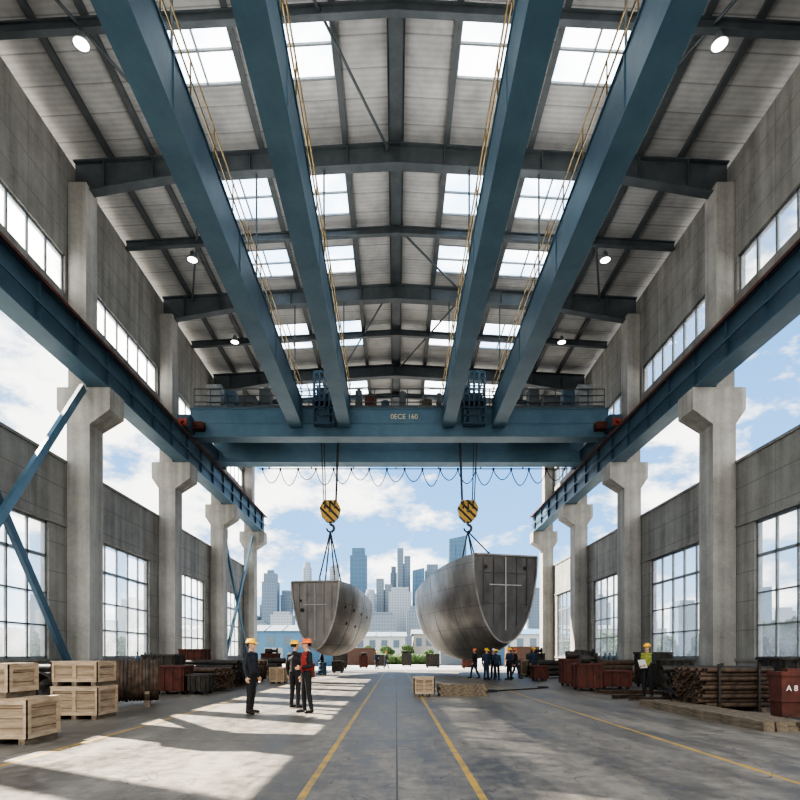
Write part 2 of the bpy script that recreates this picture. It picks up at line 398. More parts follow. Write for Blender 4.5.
# rafters
def rafter(Y,d0,dh,wd,mat,lab,major=True):
    r=MB()
    def prof(x): 
        h=d0+(dh*max(0,(abs(x)-9.5)/4.4) if major else 0)
        return zr(x)-h,zr(x)
    xs=[-13.9,-9.5,0,9.5,13.9+DX]
    for a,b in zip(xs[:-1],xs[1:]):
        la,ha=prof(a);lb,hb=prof(b)
        r.hexa([(a,Y-.03,la),(b,Y-.03,lb),(b,Y+.03,lb),(a,Y+.03,la)],[(a,Y-.03,ha),(b,Y-.03,hb),(b,Y+.03,hb),(a,Y+.03,ha)])
        r.hexa([(a,Y-wd,la-.05),(b,Y-wd,lb-.05),(b,Y+wd,lb-.05),(a,Y+wd,la-.05)],[(a,Y-wd,la),(b,Y-wd,lb),(b,Y+wd,lb),(a,Y+wd,la)])
        r.hexa([(a,Y-wd,ha-.05),(b,Y-wd,hb-.05),(b,Y+wd,hb-.05),(a,Y+wd,ha-.05)],[(a,Y-wd,ha),(b,Y-wd,hb),(b,Y+wd,hb),(a,Y+wd,ha)])
    if major:
        x=-12.6
        while x<13:
            l,h=prof(x); r.box(x-.02,x+.02,Y-wd,Y+wd,l,h-.02); x+=2.1
    return r.obj('roof_rafter',[mat],label=lab,category='beam',group='main roof rafters' if major else 'secondary roof beams')
for Y in COLY: rafter(Y,.85,.5,.22,'dksteel','deep dark grey steel roof rafter spanning the hall')
for Y in MINOR: rafter(Y,.34,0,.12,'dksteel','slim dark steel roof beam between main rafters',False)
for x in (-12.3,-10.5,-8.72,-5.78,-4.27,-2.18,2.18,4.27,5.78,8.72,10.5,12.3):
    p=MB(); z=zr(x)
    p.box(x-.05,x+.05,Y0,Y1,z+.02,z+.3); p.box(x-.12,x+.12,Y0,Y1,z+.01,z+.04)
    p.obj('roof_purlin',['purlin'],label='long grey steel purlin under the roof sheets',category='beam',group='roof purlins')
p=MB(); p.box(-.3,.3,Y0,Y1,23.52,23.72); p.box(-.33,-.27,Y0,Y1,23.52,23.8);p.box(.27,.33,Y0,Y1,23.52,23.8)
p.obj('ridge_beam',['dksteel'],label='dark boxed steel ridge beam along the roof apex',category='beam')
for (xa,ya,xb,yb) in ((-4.1,15.3,-.4,24.1),(-8.5,24.5,-12.1,33.3),(8.5,24.5,12.1,33.3),(4.1,33.7,.4,29.1),(-12.2,15.3,-8.6,24.1),(12.2,15.3,8.6,24.1),(-.4,33.7,-4,42.4),(.4,42.4,4.1,33.7)):
    p=MB(); p.cyl((xa,ya,zr(xa)-.2),(xb,yb,zr(xb)-.2),.055,n=8)
    for (x_,y_) in((xa,ya),(xb,yb)): p.box(x_-.08,x_+.08,y_-.08,y_+.08,zr(x_)-.3,zr(x_)-.05)
    p.obj('roof_brace_rod',['dksteel'],label='thin dark diagonal roof bracing rod',category='brace',group='roof bracing rods')

lm=None
for Y in (18.95,29.3,37.0,47.3):
    for x in (-10.65,10.95):
        z=zr(x)-.34-.5
        if lm is None:
            lm=root('high_bay_lamp',(x,Y,z),'round white high-bay lamp hanging under a roof beam','lamp','high-bay lamps')
            a=MB(); a.lathe([(.02,.42),(.12,.4),(.14,.22),(.26,.05),(.29,0),(.26,.02)],(x,Y,z),20); a.obj('lamp_housing',['grey'],lm)
            a=MB(); a.lathe([(.0,.01),(.23,.02)],(x,Y,z),20); a.obj('lamp_lens',['lamp'],lm)
            a=MB(); a.cyl((x,Y,z+.4),(x,Y,z+.52),.02); a.obj('hanger_rod',['dksteel'],lm)
        else: dup(lm,(x,Y,z))

# columns
def column(s,Y):
    c=MB(); X=lambda v:SX(s,v)
    c.box(X(13),X(13.97),Y-.55,Y+.55,0,11.2)
    c.box(X(12.95),X(13.97),Y-.6,Y+.6,0,.35)
    b=[(X(13.0),Y-.55,11.2),(X(13.97),Y-.55,11.2),(X(13.97),Y+.55,11.2),(X(13.0),Y+.55,11.2)]
    t=[(X(12.1),Y-.62,11.8),(X(14.35),Y-.62,11.8),(X(14.35),Y+.62,11.8),(X(12.1),Y+.62,11.8)]
    c.hexa(b,t)
    c.box(X(12.1),X(14.35),Y-.62,Y+.62,11.8,12.73)
    c.box(X(13.2),X(13.97),Y-.45,Y+.45,12.73,21.55)
    c.obj('concrete_column',['conc_col'],loc=(X(13.5),Y,0),label='tall stained concrete column with flared corbel head',category='column',group='hall columns')
for Y in COLY:
    for s in(-1,1): column(s,Y)

# runway girders
for s in(-1,1):
    x=lambda v:SX(s,v)
    rt=root('crane_runway_girder',(x(12.55),Y0,12.76),'long blue steel crane runway girder resting on concrete corbels','beam','crane runway girders')
    g=MB()
    g.box(x(12.2),x(13.0),Y0,52.8,12.76,12.84); g.box(x(12.2),x(13.0),Y0,52.8,14.36,14.44); g.box(x(12.42),x(12.5),Y0,52.8,12.84,14.36)
    yy=Y0+.4
    while yy<52.6:
        g.box(x(12.3),x(12.9),yy-.015,yy+.015,12.84,14.36); yy+=2.3
    g.box(x(12.24),x(12.28),Y0,52.8,13.5,13.6)
    g.obj('girder_beam',['blue_dk'],rt)
    g=MB(); g.box(x(12.2),x(13.0),Y0,52.8,12.735,12.76); g.obj('bottom_flange_plate',['blue'],rt)
    g=MB(); g.box(x(12.55),x(12.65),Y0,52.8,14.44,14.58); g.obj('crane_rail',['rope'],rt)
    g=MB(); g.box(x(12.15),x(12.2),Y0,52.8,14.3,14.42); g.obj('conductor_bar',['rustred'],rt,label='rusty red conductor bar')

def xbrace(ya,yb,z1a,z1b,z2a,X=-13.2,lab=''):
    rt=root('cross_brace',(X,ya,.02),lab,'brace')
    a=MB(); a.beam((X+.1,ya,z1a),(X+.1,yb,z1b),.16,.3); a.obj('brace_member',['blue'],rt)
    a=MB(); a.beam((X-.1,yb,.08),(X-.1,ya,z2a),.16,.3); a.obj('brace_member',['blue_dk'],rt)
    a=MB(); a.box(X-.2,X+.2,yb-.25,yb+.1,.0,.08); a.obj('base_plate',['blue_dk'],rt)
    for z in (z1a,z2a):
        a=MB(); a.box(X-.2,X+.2,ya-.06,ya,z-.35,z+.35); a.obj('wall_plate',['blue_dk'],rt)
xbrace(15.75,23.45,2.2,12.6,10.7,lab='large blue steel cross brace beside concrete columns')
xbrace(43.35,51.1,1.6,12.2,10.7,lab='blue steel cross brace near the open hall end')

for (xa,xb,inner) in ((-6.45,-5.65,-5.65),(-3.5,-2.75,-2.75),(2.8,3.55,2.8),(5.8,6.6,5.8)):
    rt=root('longitudinal_box_beam',((xa+xb)/2,Y0,15.26),'big blue steel box beam running lengthwise below the roof','beam','high longitudinal box beams')
    a=MB(); a.box(xa+.04,xb-.04,Y0,34.0,15.26,16.75); a.box(xa,xb,Y0,34.0,16.75,16.8); a.box(xa,xb,Y0,34.0,15.2,15.26)
    yy=Y0+3
    while yy<34: a.box(xa+.01,xb-.01,yy-.02,yy+.02,15.26,16.75); yy+=6.1
    a.obj('box_beam',['blue'],rt)
    a=MB(); xi=inner
    for z in (17.2,17.75): a.cyl((xi,Y0,z),(xi,33.9,z),.028,n=6)
    yy=Y0+.2
    while yy<34: a.cyl((xi,yy,16.8),(xi,yy,17.75),.022,n=6); yy+=2.0
    a.obj('guard_rail',['ochre'],rt,label='weathered yellow-brown guard rail')
    xm=(xa+xb)/2
    for Y in COLY[:-2]:
        a=MB()
        a.cyl((xm,Y,16.9),(xm,Y,zr(xm)-.9),.04,n=8)
        a.box(xa+.05,xb-.05,Y-.12,Y+.12,16.8,16.9)
        a.obj('hanger_rod',['dksteel'],rt,label='dark steel hanger rod')
    a=MB(); a.box(xm-.14,xm+.14,6,33.5,16.8,16.86); a.obj('roof_fill_bar',['grey'],rt,label='slim housing added below the roof fill light')
    ld=bpy.data.lights.new('roof_fill','AREA'); ld.shape='RECTANGLE'; ld.size=.26; ld.size_y=27; ld.energy=290; ld.color=(1,.98,.95)  # area light added to brighten the roof, no such lamp in the hall
    lo=bpy.data.objects.new('roof_fill',ld); COL.objects.link(lo); lo.location=(xm,19.75,16.88); lo.rotation_euler=(math.pi,0,0)

# ------------------------------------------------------------------ overhead crane
cr=root('overhead_bridge_crane',(0,36.8,14.58),'blue double-girder overhead bridge crane spanning the hall','crane')
XL,XR=-12.55,12.95
for i,(ya,yb) in enumerate(((34.1,35.1),(38.6,39.6))):
    a=MB(); a.box(XL,XR,ya+.05,yb-.05,14.75,16.4); a.box(XL,XR,ya,yb,16.4,16.46); a.box(XL,XR,ya,yb,14.7,14.75)
    for x in np.arange(-12,12.6,2.0): a.box(x-.015,x+.015,ya+.03,yb-.03,14.75,16.4)
    a.box(XL,XR,ya+.02,ya+.05,15.5,15.56)
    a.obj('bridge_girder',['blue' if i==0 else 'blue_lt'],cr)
    a=MB()
    yr=ya if i==0 else yb-.1
    for z in(16.8,17.2,17.6): a.cyl((-12.3,yr,z),(12.7,yr,z),.032,n=6)
    for x in np.arange(-12.3,12.8,1.0): a.cyl((x,yr,16.46),(x,yr,17.6),.03,n=6)
    a.box(-12.3,12.7,yr-.01,yr+.01,16.46,16.6)
    a.obj('guard_rail',['dksteel' if i==0 else 'ochre'],cr)
    a=MB(); ym=(ya+yb)/2; a.box(-12,12.4,ym-.04,ym+.04,16.46,16.58); a.obj('trolley_rail',['rope'],cr)
for s in(-1,1):
    X=lambda v:SX(s,v)
    a=MB(); a.box(X(12.25),X(12.9),33.0,40.6,14.85,15.5)
    for yy in(33.5,40.1): a.box(X(12.2),X(12.95),yy-.35,yy+.35,14.95,15.65)
    a.obj('end_carriage',['blue_dk'],cr)
    for yy in(33.5,34.6,39,40.1):
        a=MB(); a.cyl((X(12.52),yy,14.85),(X(12.68),yy,14.85),.26,n=16); a.obj('carriage_wheel',['rope'],cr)
    for yy,d in((33.0,-1),(40.6,1)):
        a=MB(); a.box(X(12.3),X(12.8),yy,yy+d*.15,14.9,15.3); a.cyl((X(12.55),yy+d*.15,15.1),(X(12.55),yy+d*.4,15.1),.12); a.obj('buffer',['red'],cr,label='red end buffer')
    a=MB(); a.box(X(11.6),X(12.2),33.55,34.08,15.0,15.4); a.cyl((X(11.5),33.7,15.2),(X(12.1),33.7,15.2),.18); a.obj('drive_motor',['rustred'],cr,label='dull red travel drive motor')
    for (u,v,h,mt) in((10.7,11.6,1.5,'grey'),(9.8,10.5,1.1,'blue_dk'),(8.6,9.6,.8,'dksteel'),(7.7,8.3,1.2,'dksteel')):
        a=MB(); a.box(X(u),X(v),34.25,35.0,16.46,16.46+h); a.box(X(u+.06),X(v-.06),34.22,34.25,16.55,16.4+h); a.box(X((u+v)/2-.02),X((u+v)/2+.02),34.2,34.22,16.8,17.0); a.obj('control_cabinet',[mt],cr,label='electrical control cabinet')
a=MB(); a.box(-12.2,-7.5,35.1,38.6,16.36,16.42); a.obj('walkway_deck',['grey'],cr)
a=MB(); a.box(7.5,12.6,35.1,38.6,16.36,16.42); a.obj('walkway_deck',['grey'],cr)
for x,w,h,y,mt in ((-1.9,.7,.8,34.3,'rustred'),(1.6,.6,.6,34.3,'ochre'),(-.3,1.1,.9,38.7,'dksteel'),(-8,.9,1.1,38.7,'grey'),(8.2,.9,1,38.7,'grey'),(-2.6,.5,1.6,38.7,'blue_dk'),(2.4,.6,1.5,38.7,'blue_dk'),(.2,.4,1.1,34.4,'dksteel'),(-.9,.5,.5,34.3,'blue_dk'),(-2.5,.4,1.2,34.4,'dksteel'),(2.5,.3,1.0,34.4,'dksteel'),(-9.4,.8,1.5,38.7,'dksteel'),(9.6,.8,1.6,38.7,'dksteel'),(-6.9,.6,.9,38.7,'dksteel'),(6.8,.6,1.0,38.7,'dksteel'),(1.1,.9,.7,38.7,'dksteel')):
    a=MB(); a.box(x,x+w,y,y+.7,16.46,16.46+h); a.cyl((x+.1,y+.35,16.46+h),(x+w-.1,y+.35,16.46+h),.2); a.box(x-.08,x+w+.08,y-.05,y+.75,16.46,16.54)
    a.obj('winch_gearbox',[mt],cr)
a=MB(); n=17; x0,x1=-9.5,12.0; st=(x1-x0)/n
a.cyl((x0-.3,39.9,14.66),(x1+.3,39.9,14.66),.03)
pts=[]
for i in range(n):
    for k in range(12):
        t=k/12; dep=.95*(1+.25*math.sin(i*2.3))
        pts.append((x0+(i+t)*st,39.9,14.6-dep*math.sin(math.pi*t)**.8))
pts.append((x1,39.9,14.6)); a.tube(pts,.03,6)
for i in range(n+1): a.box(x0+i*st-.06,x0+i*st+.06,39.84,39.96,14.56,14.72)
for x in np.arange(-9,12.1,3): a.box(x-.03,x+.03,39.6,39.9,14.66,14.72)
a.obj('festoon_cable',['black'],cr,label='looping black festoon cable under the girder')
def text(s_,loc,size,mat,parent,name='sign_lettering',label=None):
    cu=bpy.data.curves.new(name,'FONT'); cu.body=s_; cu.size=size; cu.extrude=.006; cu.align_x='CENTER'; cu.align_y='CENTER'
    o=bpy.data.objects.new(name,cu); COL.objects.link(o)
    dg=bpy.context.evaluated_depsgraph_get(); me=bpy.data.meshes.new_from_object(o.evaluated_get(dg)); bpy.data.objects.remove(o)
    me.transform(Matrix.Rotation(math.pi/2,4,'X')); me.materials.clear(); me.materials.append(M[mat])
    o=bpy.data.objects.new(name,me); COL.objects.link(o); o.parent=parent; o.location=Vector(loc)-parent.location
    if label:o['label']=label
    return o
text('0ECE 160',(.5,34.08,15.9),.42,'pale',cr,label='pale yellow stencilled girder marking')

# hoist trolleys
m,nt,b=newmat('black_yellow_stripes')
tc=N(nt,'ShaderNodeTexCoord'); sp=N(nt,'ShaderNodeSeparateXYZ'); L(nt,tc.outputs['Object'],sp.inputs[0])
fr=math_(nt,'FRACT',math_(nt,'MULTIPLY',math_(nt,'ADD',math_(nt,'ADD',sp.outputs['X'],sp.outputs['Z']),40.),1.9))
L(nt,mixc(nt,math_(nt,'LESS_THAN',fr,.38),(.62,.38,.08),(.03,.028,.025)),b.inputs['Base Color']); b.inputs['Roughness'].default_value=.5
M['stripe']=m
def trolley(X,deckz,lugs,lab):
    Yc=36.7
    t=root('hoist_trolley',(X,Yc,16.58),lab,'hoist','hoist trolleys')
    a=MB(); x0,x1=X-.75,X+.75
    for x in(x0,x1): a.box(x-.08,x+.08,34.2,39.5,16.75,17.0)
    for y_ in(34.4,36.0,37.4,39.2): a.box(x0,x1,y_-.08,y_+.08,16.75,16.95)
    for x in(x0,x1):
        for y_ in(34.3,36.8,39.3): a.box(x-.04,x+.04,y_-.04,y_+.04,17,18.7)
        a.box(x-.03,x+.03,34.3,39.3,18.64,18.7); a.box(x-.03,x+.03,34.3,39.3,17.7,17.75)
    for y_ in(34.3,39.3): a.box(x0,x1,y_-.03,y_+.03,18.64,18.7); a.box(x0,x1,y_-.03,y_+.03,17.7,17.75)
    a.obj('trolley_frame',['blue_dk'],t)
    a=MB(); a.cyl((x0+.1,36.2,17.5),(x1-.1,36.2,17.5),.45,n=20)
    for k in range(9): a.cyl((x0+.15+k*.14,36.2,17.5),(x0+.2+k*.14,36.2,17.5),.48,n=20)
    a.obj('rope_drum',['rope'],t)
    a=MB(); a.cyl((X-.1,34.9,17.4),(X+.6,34.9,17.4),.3,n=16); a.box(X-.6,X-.1,34.5,35.3,17,17.9); a.obj('hoist_motor',['blue_dk'],t)
    a=MB(); a.box(X-.5,X+.5,38.0,39.0,16.95,18.3); a.obj('gear_housing',['dksteel'],t)
    for x in(x0,x1):
        for y_ in(34.6,39.1):
            a=MB(); a.cyl((x-.06,y_,16.75),(x+.06,y_,16.75),.17,n=14); a.obj('trolley_wheel',['rope'],t)
    a=MB()
    for x in(X-.62,X-.3,X,X+.3,X+.62):
        for y_ in(33.5,33.95): a.box(x-.035,x+.035,y_-.03,y_+.03,15.3,18.4)
    for z in np.arange(15.3,18.41,.44):
        a.box(X-.65,X+.65,33.47,33.53,z-.03,z+.03); a.box(X-.65,X-.6,33.48,33.97,z-.02,z+.02); a.box(X+.6,X+.65,33.48,33.97,z-.02,z+.02)
    a.box(X-.65,X+.65,33.48,33.97,15.24,15.32); a.box(X-.3,X+.3,33.6,33.9,15.3,16.3)
    a.box(X-.58,X+.58,33.93,34.4,16.8,16.9)
    a.obj('access_cage',['blue_dk'],t)
    for dx,dy in((-.65,-.25),(.65,-.25),(-.5,.25),(.5,.25)):
        a=MB(); a.cyl((X+dx,Yc+dy,17.3),(X+dx*.62,Yc+dy*.5,11.2),.035,n=6)
        a.obj('hoist_rope',['rope'],t,label='steel wire hoist rope')
    a=MB()
    out=[(-.68,11.0),(-.42,11.5),(.42,11.5),(.68,11.0),(.55,10.45),(.22,10.1),(-.22,10.1),(-.55,10.45)]
    n=len(out)
    vs=[(X+p[0],Yc-.22,p[1]) for p in out]+[(X+p[0],Yc+.22,p[1]) for p in out]
    a.add(vs,[tuple(range(n)),tuple(range(2*n-1,n-1,-1))]+[(i,(i+1)%n,n+(i+1)%n,n+i) for i in range(n)])
    hb=a.obj('hook_block',['stripe'],t,label='yellow and black striped hook block')
    def sub(a,name,mat):
        o=bpy.data.objects.new(name,a.mesh(name,[mat],t.location)); COL.objects.link(o); o.parent=hb
    for dx in(-.32,0,.32):
        a=MB(); a.cyl((X+dx-.04,Yc,11.2),(X+dx+.04,Yc,11.2),.36,n=18); sub(a,'sheave','rope')
    a=MB(); a.cyl((X,Yc-.27,10.8),(X,Yc+.27,10.8),.1,n=12); sub(a,'axle_pin','rope')
    a=MB(); pts=[(X,Yc,10.2),(X,Yc,9.95)]
    for k in range(0,11):
        an=math.radians(90-k*27); pts.append((X+.24*math.cos(an),Yc,9.7+.24*math.sin(an)))
    for k,(p,q_) in enumerate(zip(pts[:-1],pts[1:])): a.cyl(p,q_,.085 if k<8 else .06,.085 if k<8 else .05,n=10)
    sub(a,'hook','rope')
    sl=root('lifting_sling',(X,Yc,deckz+.3),'steel lifting slings shackled between hook and hull section','sling','lifting slings')
    for lx,ly,lz in lugs:
        a=MB(); a.cyl((X,Yc,9.5),(lx,ly,lz+.42),.045,n=8)
        a.obj('sling_leg',['rope'],sl)
        a=MB(); a.lathe([(.09,-.03),(.14,-.03),(.14,.03),(.09,.03),(.09,-.03)],(lx,ly,lz+.4),14,0,'X'); a.obj('shackle',['grey'],sl)
    return t

# ------------------------------------------------------------------ hull sections
def hull(c0,c1,w0,wm,w1,top0,top1,tp,b0,bm_,b1,n_,lab,lugs,holes,face,cross,ports,pr_=.1,n0=None,ct=.065):
    c0=Vector((c0[0],c0[1],0));c1=Vector((c1[0],c1[1],0)); ax=(c1-c0); perp=Vector((ax.y,-ax.x,0)).normalized()
    rt=root('ship_hull_section',(c0.x,c0.y,bm_),lab,'ship hull','suspended hull sections')
    NS=30;NU=20
    def quad(s_,a,b,c):
        t=.42
        return a*((s_-t)*(s_-1))/((0-t)*(0-1))+b*((s_)*(s_-1))/((t)*(t-1))+c*(s_*(s_-t))/((1)*(1-t))
    def topz(s_): return top0+(top1-top0)*s_**tp
    secs=[]
    for i in range(NS+1):
        s_=i/NS
        w=quad(s_,w0,wm,w1)
        if s_>.45: w=w1+(quad(.45,w0,wm,w1)-w1)*math.sqrt(max(0,1-((s_-.45)/.55)**2.2))
        top=topz(s_); bot=quad(s_,b0,bm_,b1)
        cen=c0+ax*s_
        ring=[]
        for k in range(-NU,NU+1):
            a_=math.pi/2*k/NU
            x=w*(1 if k>0 else -1)*abs(math.sin(a_))**(2/n_) if k else 0
            z=top-(top-bot)*abs(math.cos(a_))**(2/n_)
            ring.append(cen+perp*x+Vector((0,0,z)))
        secs.append(ring)
    a=MB(); K=2*NU+1; vs=[p for r_ in secs for p in r_]
    a.add(vs,[(i*K+k,i*K+k+1,(i+1)*K+k+1,(i+1)*K+k) for i in range(NS) for k in range(K-1)],0,True)
    a.add(secs[-1],[tuple(range(K))],0)
    a.obj('hull_shell',['hull'],rt)
    for i in (6,13,20):
        a=MB()
        for p,q_ in zip(secs[i][:-1],secs[i][1:]): a.cyl(p,q_,.015,n=5)
        a.obj('weld_bead',['hullface2'],rt,label='faint weld bead around the hull')
    a=MB(); vs=[]
    for r_ in secs: vs+= [r_[0]-Vector((0,0,.03)),r_[-1]-Vector((0,0,.03))]
    a.add(vs,[(2*i,2*i+1,2*i+3,2*i+2) for i in range(NS)]); a.obj('deck_plate',['hullface'],rt)
    nrm=-ax.normalized()
    a=MB(); r0=secs[0]; a.add([p+nrm*-.03 for p in r0],[tuple(range(K))]); a.obj('bulkhead_plate',[face],rt)
    a=MB()
    for p,q_ in zip(r0[:-1],r0[1:]): a.beam(p,q_,.1,.09,0,up=nrm)
    a.beam(r0[0],r0[-1],.1,.12,0,up=nrm)
    a.obj('edge_flange',['hull'],rt)
    H=top0-b0; cz=top0-H*.34
    e=nrm*.02
    a=MB()
    a.beam(c0+e+Vector((0,0,b0+H*.14)),c0+e+Vector((0,0,top0-.1)),ct,.05,0,up=nrm)
    a.beam(c0+e-perp*w0*.5+Vector((0,0,cz)),c0+e+perp*w0*.5+Vector((0,0,cz)),ct,.05,0,up=nrm)
    a.obj('weld_seam',[cross],rt,label='pale cross-shaped weld stiffener on bulkhead')
    for fx in(-.68,-.36,.36,.68):
        a=MB(); zz=b0+H*(.2 if abs(fx)<.5 else .42)
        a.beam(c0+e*.5+perp*w0*fx+Vector((0,0,zz)),c0+e*.5+perp*w0*fx+Vector((0,0,top0-.1)),.04,.04,0,up=nrm); a.obj('stiffener',[face],rt)
    for fz in(.2,.55):
        a=MB(); a.beam(c0+e*.5-perp*w0*.78+Vector((0,0,top0-H*fz)),c0+e*.5+perp*w0*.78+Vector((0,0,top0-H*fz)),.04,.04,0,up=nrm); a.obj('stiffener',[face],rt)
    for (fx,fz,rd) in holes:
        c=c0+perp*w0*fx+Vector((0,0,top0-H*fz))
        a=MB(); a.cyl(c+nrm*-.02,c+nrm*.03,rd,rd,18); a.obj('lightening_hole',['black'],rt,label='dark round lightening hole')
    for i,k in ports:
        p=secs[i][k]; q=secs[i][k-1]; q2=secs[i+1][k]
        nn=(q-p).cross(q2-p).normalized(); cc=(secs[i][0]+secs[i][-1])/2
        if nn.dot(p-Vector((cc.x,cc.y,p.z)))<0: nn=-nn
        a=MB(); a.cyl(p-nn*.08,p+nn*.02,pr_,pr_,14); a.obj('side_port',['black'],rt,label='small dark round port')
    out=[]
    for (lx,ly) in lugs:
        fr=(Vector((lx,ly,0))-c0).dot(ax)/ax.length_squared; tz=topz(max(0,fr)); out.append((lx,ly,tz))
        a=MB(); a.box(lx-.06,lx+.06,ly-.2,ly+.2,tz-.1,tz+.28); a.obj('lifting_lug',['grey'],rt,label='grey lifting lug')
    return out
l1=hull((-5.05,35.0),(-2.9,46.0),1.55,1.95,.15,6.0,4.5,2.0,1.75,1.35,2.9,1.8,'smaller weathered steel hull section with round ports hanging from slings',[(-4.9,36.0),(-3.95,36.0),(-4.75,37.6),(-3.7,37.6)],[(-.55,.42,.13),(-.62,.28,.08)],'hullface2','weld',[(i,35) for i in (3,7,12,17)]+[(i,32) for i in (5,10)]+[(i,5) for i in (4,9,14)],ct=.035)
l2=hull((6.65,34.0),(2.9,47.5),2.12,2.75,.3,7.46,5.8,1.4,2.15,1.05,3.0,1.95,'large rounded steel hull section with pale cross weld hanging from slings',[(4.9,36.0),(5.9,35.4),(4.4,37.6),(5.4,37.6)],[(-.62,.14,.12),(.62,.14,.12)],'hullface','weld',[])
trolley(-4.3,6.0,l1,'dark blue hoist trolley with ropes and striped hook block')
trolley(4.7,7.3,l2,'dark blue hoist trolley carrying the larger hull section')

# ------------------------------------------------------------------ crates
def crate(x0,x1,y0,y1,z0,z1,lab,wood='wood'):
    rt=root('wooden_crate',((x0+x1)/2,(y0+y1)/2,z0),lab,'crate','wooden crates')
    a=MB(); zb=z0+.09; n=max(3,int((z1-zb)/.13)); h=(z1-zb)/n
    for i in range(n):
        za,zc=zb+i*h+.005,zb+(i+1)*h-.005
        a.box(x0+.03,x1-.03,y0+.03,y0+.05,za,zc); a.box(x0+.03,x1-.03,y1-.05,y1-.03,za,zc)
        a.box(x0+.03,x0+.05,y0+.03,y1-.03,za,zc); a.box(x1-.05,x1-.03,y0+.03,y1-.03,za,zc)
    a.obj('plank_side',[wood],rt)
    a=MB(); k=int((y1-y0)/.14); d=(y1-y0)/k
    for i in range(k): a.box(x0,x1,y0+i*d+.005,y0+(i+1)*d-.005,z1-.02,z1)
    a.obj('crate_lid',['wood2'],rt)
    a=MB(); t=.08
    for (u,v) in((x0,x0+t),(x1-t,x1)):
        a.box(u,v,y0,y0+.03,zb,z1-.02); a.box(u,v,y1-.03,y1,zb,z1-.02)
    xm=(x0+x1)/2; a.box(xm-t/2,xm+t/2,y0+.0,y0+.03,zb,z1-.02)
    for (u,v) in((zb,zb+t),(z1-.02-t,z1-.02)):
        a.box(x0+t,x1-t,y0+.003,y0+.03,u,v)
        a.box(x1-.03,x1,y0,y1,u,v); a.box(x0,x0+.03,y0,y1,u,v)
    for (u,v) in((y0,y0+t),(y1-t,y1)): a.box(x1-.028,x1+.002,u,v,zb,z1-.02); a.box(x0-.002,x0+.028,u,v,zb,z1-.02)
    a.obj('crate_batten',['wood2'],rt)
    for k in range(3):
        a=MB(); xx=x0+.05+(x1-x0-.2)*k/2; a.box(xx,xx+.1,y0,y1,z0,z0+.09); a.obj('crate_skid',['wooddk'],rt)
crate(-6.95,-5.72,8.7,9.55,0,.72,'brown wooden crate, bottom of a stack')
crate(-7.2,-6.06,8.78,9.5,.722,1.27,'brown wooden crate on top of another crate')
crate(-7.5,-6.43,12.1,12.95,0,.72,'brown wooden crate under a second crate')
crate(-7.5,-6.47,12.15,12.95,.722,1.27,'brown wooden crate stacked on a larger one')
crate(.6,1.3,18.8,19.5,0,.66,'small open-slatted wooden crate on the hall floor')
crate(-6.2,-5.4,27.2,28.0,0,.8,'wooden crate among pipe stacks')
crate(-9.0,-7.9,33.5,34.5,0,1.1,'weathered wooden crate near the open hall end','wooddk')
crate(8.2,9.2,36.8,37.8,0,1.1,'weathered wooden crate near the open hall end','wooddk')

def boards(x0,y0,z0,nx,nz,w,l,t,mat,lab,grp,gap=.02,alongx=True):
    base=None
    for k in range(nz):
        for i in range(nx):
            if base is None:
                a=MB(); a.box(x0,x0+(l if alongx else w),y0,y0+(w if alongx else l),z0,z0+t)
                base=a.obj('timber_board',[mat],label=lab,category='board',group=grp); bl=base.location.copy()
            else:
                j=random.uniform(-.07,.07)
                d=(j,(w+gap)*i,(t+.002)*k) if alongx else ((w+gap)*i,j,(t+.002)*k)
                dup(base,bl+Vector(d))
boards(1.5,18.9,0,4,4,.22,1.6,.1,'wooddk','weathered timber board in a low stack','board stack by small crate')
boards(6.7,10.2,0,4,2,.2,5.2,.09,'wooddk','long weathered timber laid on the floor','timbers beside pipe pile',alongx=False)
boards(8.9,10.0,0,5,2,.2,1.9,.09,'wooddk','weathered timber board near red bin','timbers near red bin')

def pipestack(x0,y0,z0,ny,nz,r,l,mat,lab,grp,rot=0.0,skid=True,jit=.12,solid=False):
    R=Matrix.Rotation(rot,4,'Z'); o=Vector((x0,y0,0)); base=None
    if skid:
        for fx in(.15,.85):
            a=MB(); a.box(-.06,.06,-.1,ny*2*r+.1,0,.1); me=a.mesh('timber_skid',['wooddk'])
            q=bpy.data.objects.new('timber_skid',me); COL.objects.link(q); q.location=o+R@Vector((l*fx,0,z0)); q.rotation_euler=(0,0,rot)
            q['label']='timber bearer under a pipe stack'; q['category']='timber'; q['group']=grp+' bearers'
        z0+=.1
    for k in range(nz):
        for i in range(ny-(k%2)):
            if k==nz-1 and random.random()<.35: continue
            loc=o+R@Vector((random.uniform(-jit,jit),r+(i+.5*(k%2))*2*r,0)); loc.z=z0+r+k*r*1.733
            if base is None:
                a=MB(); a.pipe((0,0,0),(l,0,0),r*.98,r*(.5 if solid else .78),12)
                base=bpy.data.objects.new('steel_pipe',a.mesh('steel_pipe',[mat])); COL.objects.link(base)
                base.location=loc; base.rotation_euler=(0,0,rot); base['label']=lab; base['category']='pipe'; base['group']=grp
            else: dup(base,loc,rot)
RD=math.radians
pipestack(-6.5,22.4,0,7,5,.09,2.6,'rust','rusty steel pipe in a stack','rusty pipes by the columns',rot=RD(165))
pipestack(-6.6,25.6,0,6,5,.12,2.8,'pipedk','dark steel pipe in a stack','dark pipes by the columns',rot=RD(160))
pipestack(-9.9,27.6,0,4,4,.15,2.4,'rust','rusty steel pipe in a rear stack','rusty pipes near windows',rot=RD(168))
pipestack(-6.9,30.2,0,5,4,.14,2.6,'rust','rusty steel pipe near the open hall end','rusty pipes near open end',rot=RD(170))
pipestack(-7.6,38.2,0,4,3,.2,3.0,'pipedk','dark steel pipe near the open hall end','dark pipes near open end',rot=RD(170))
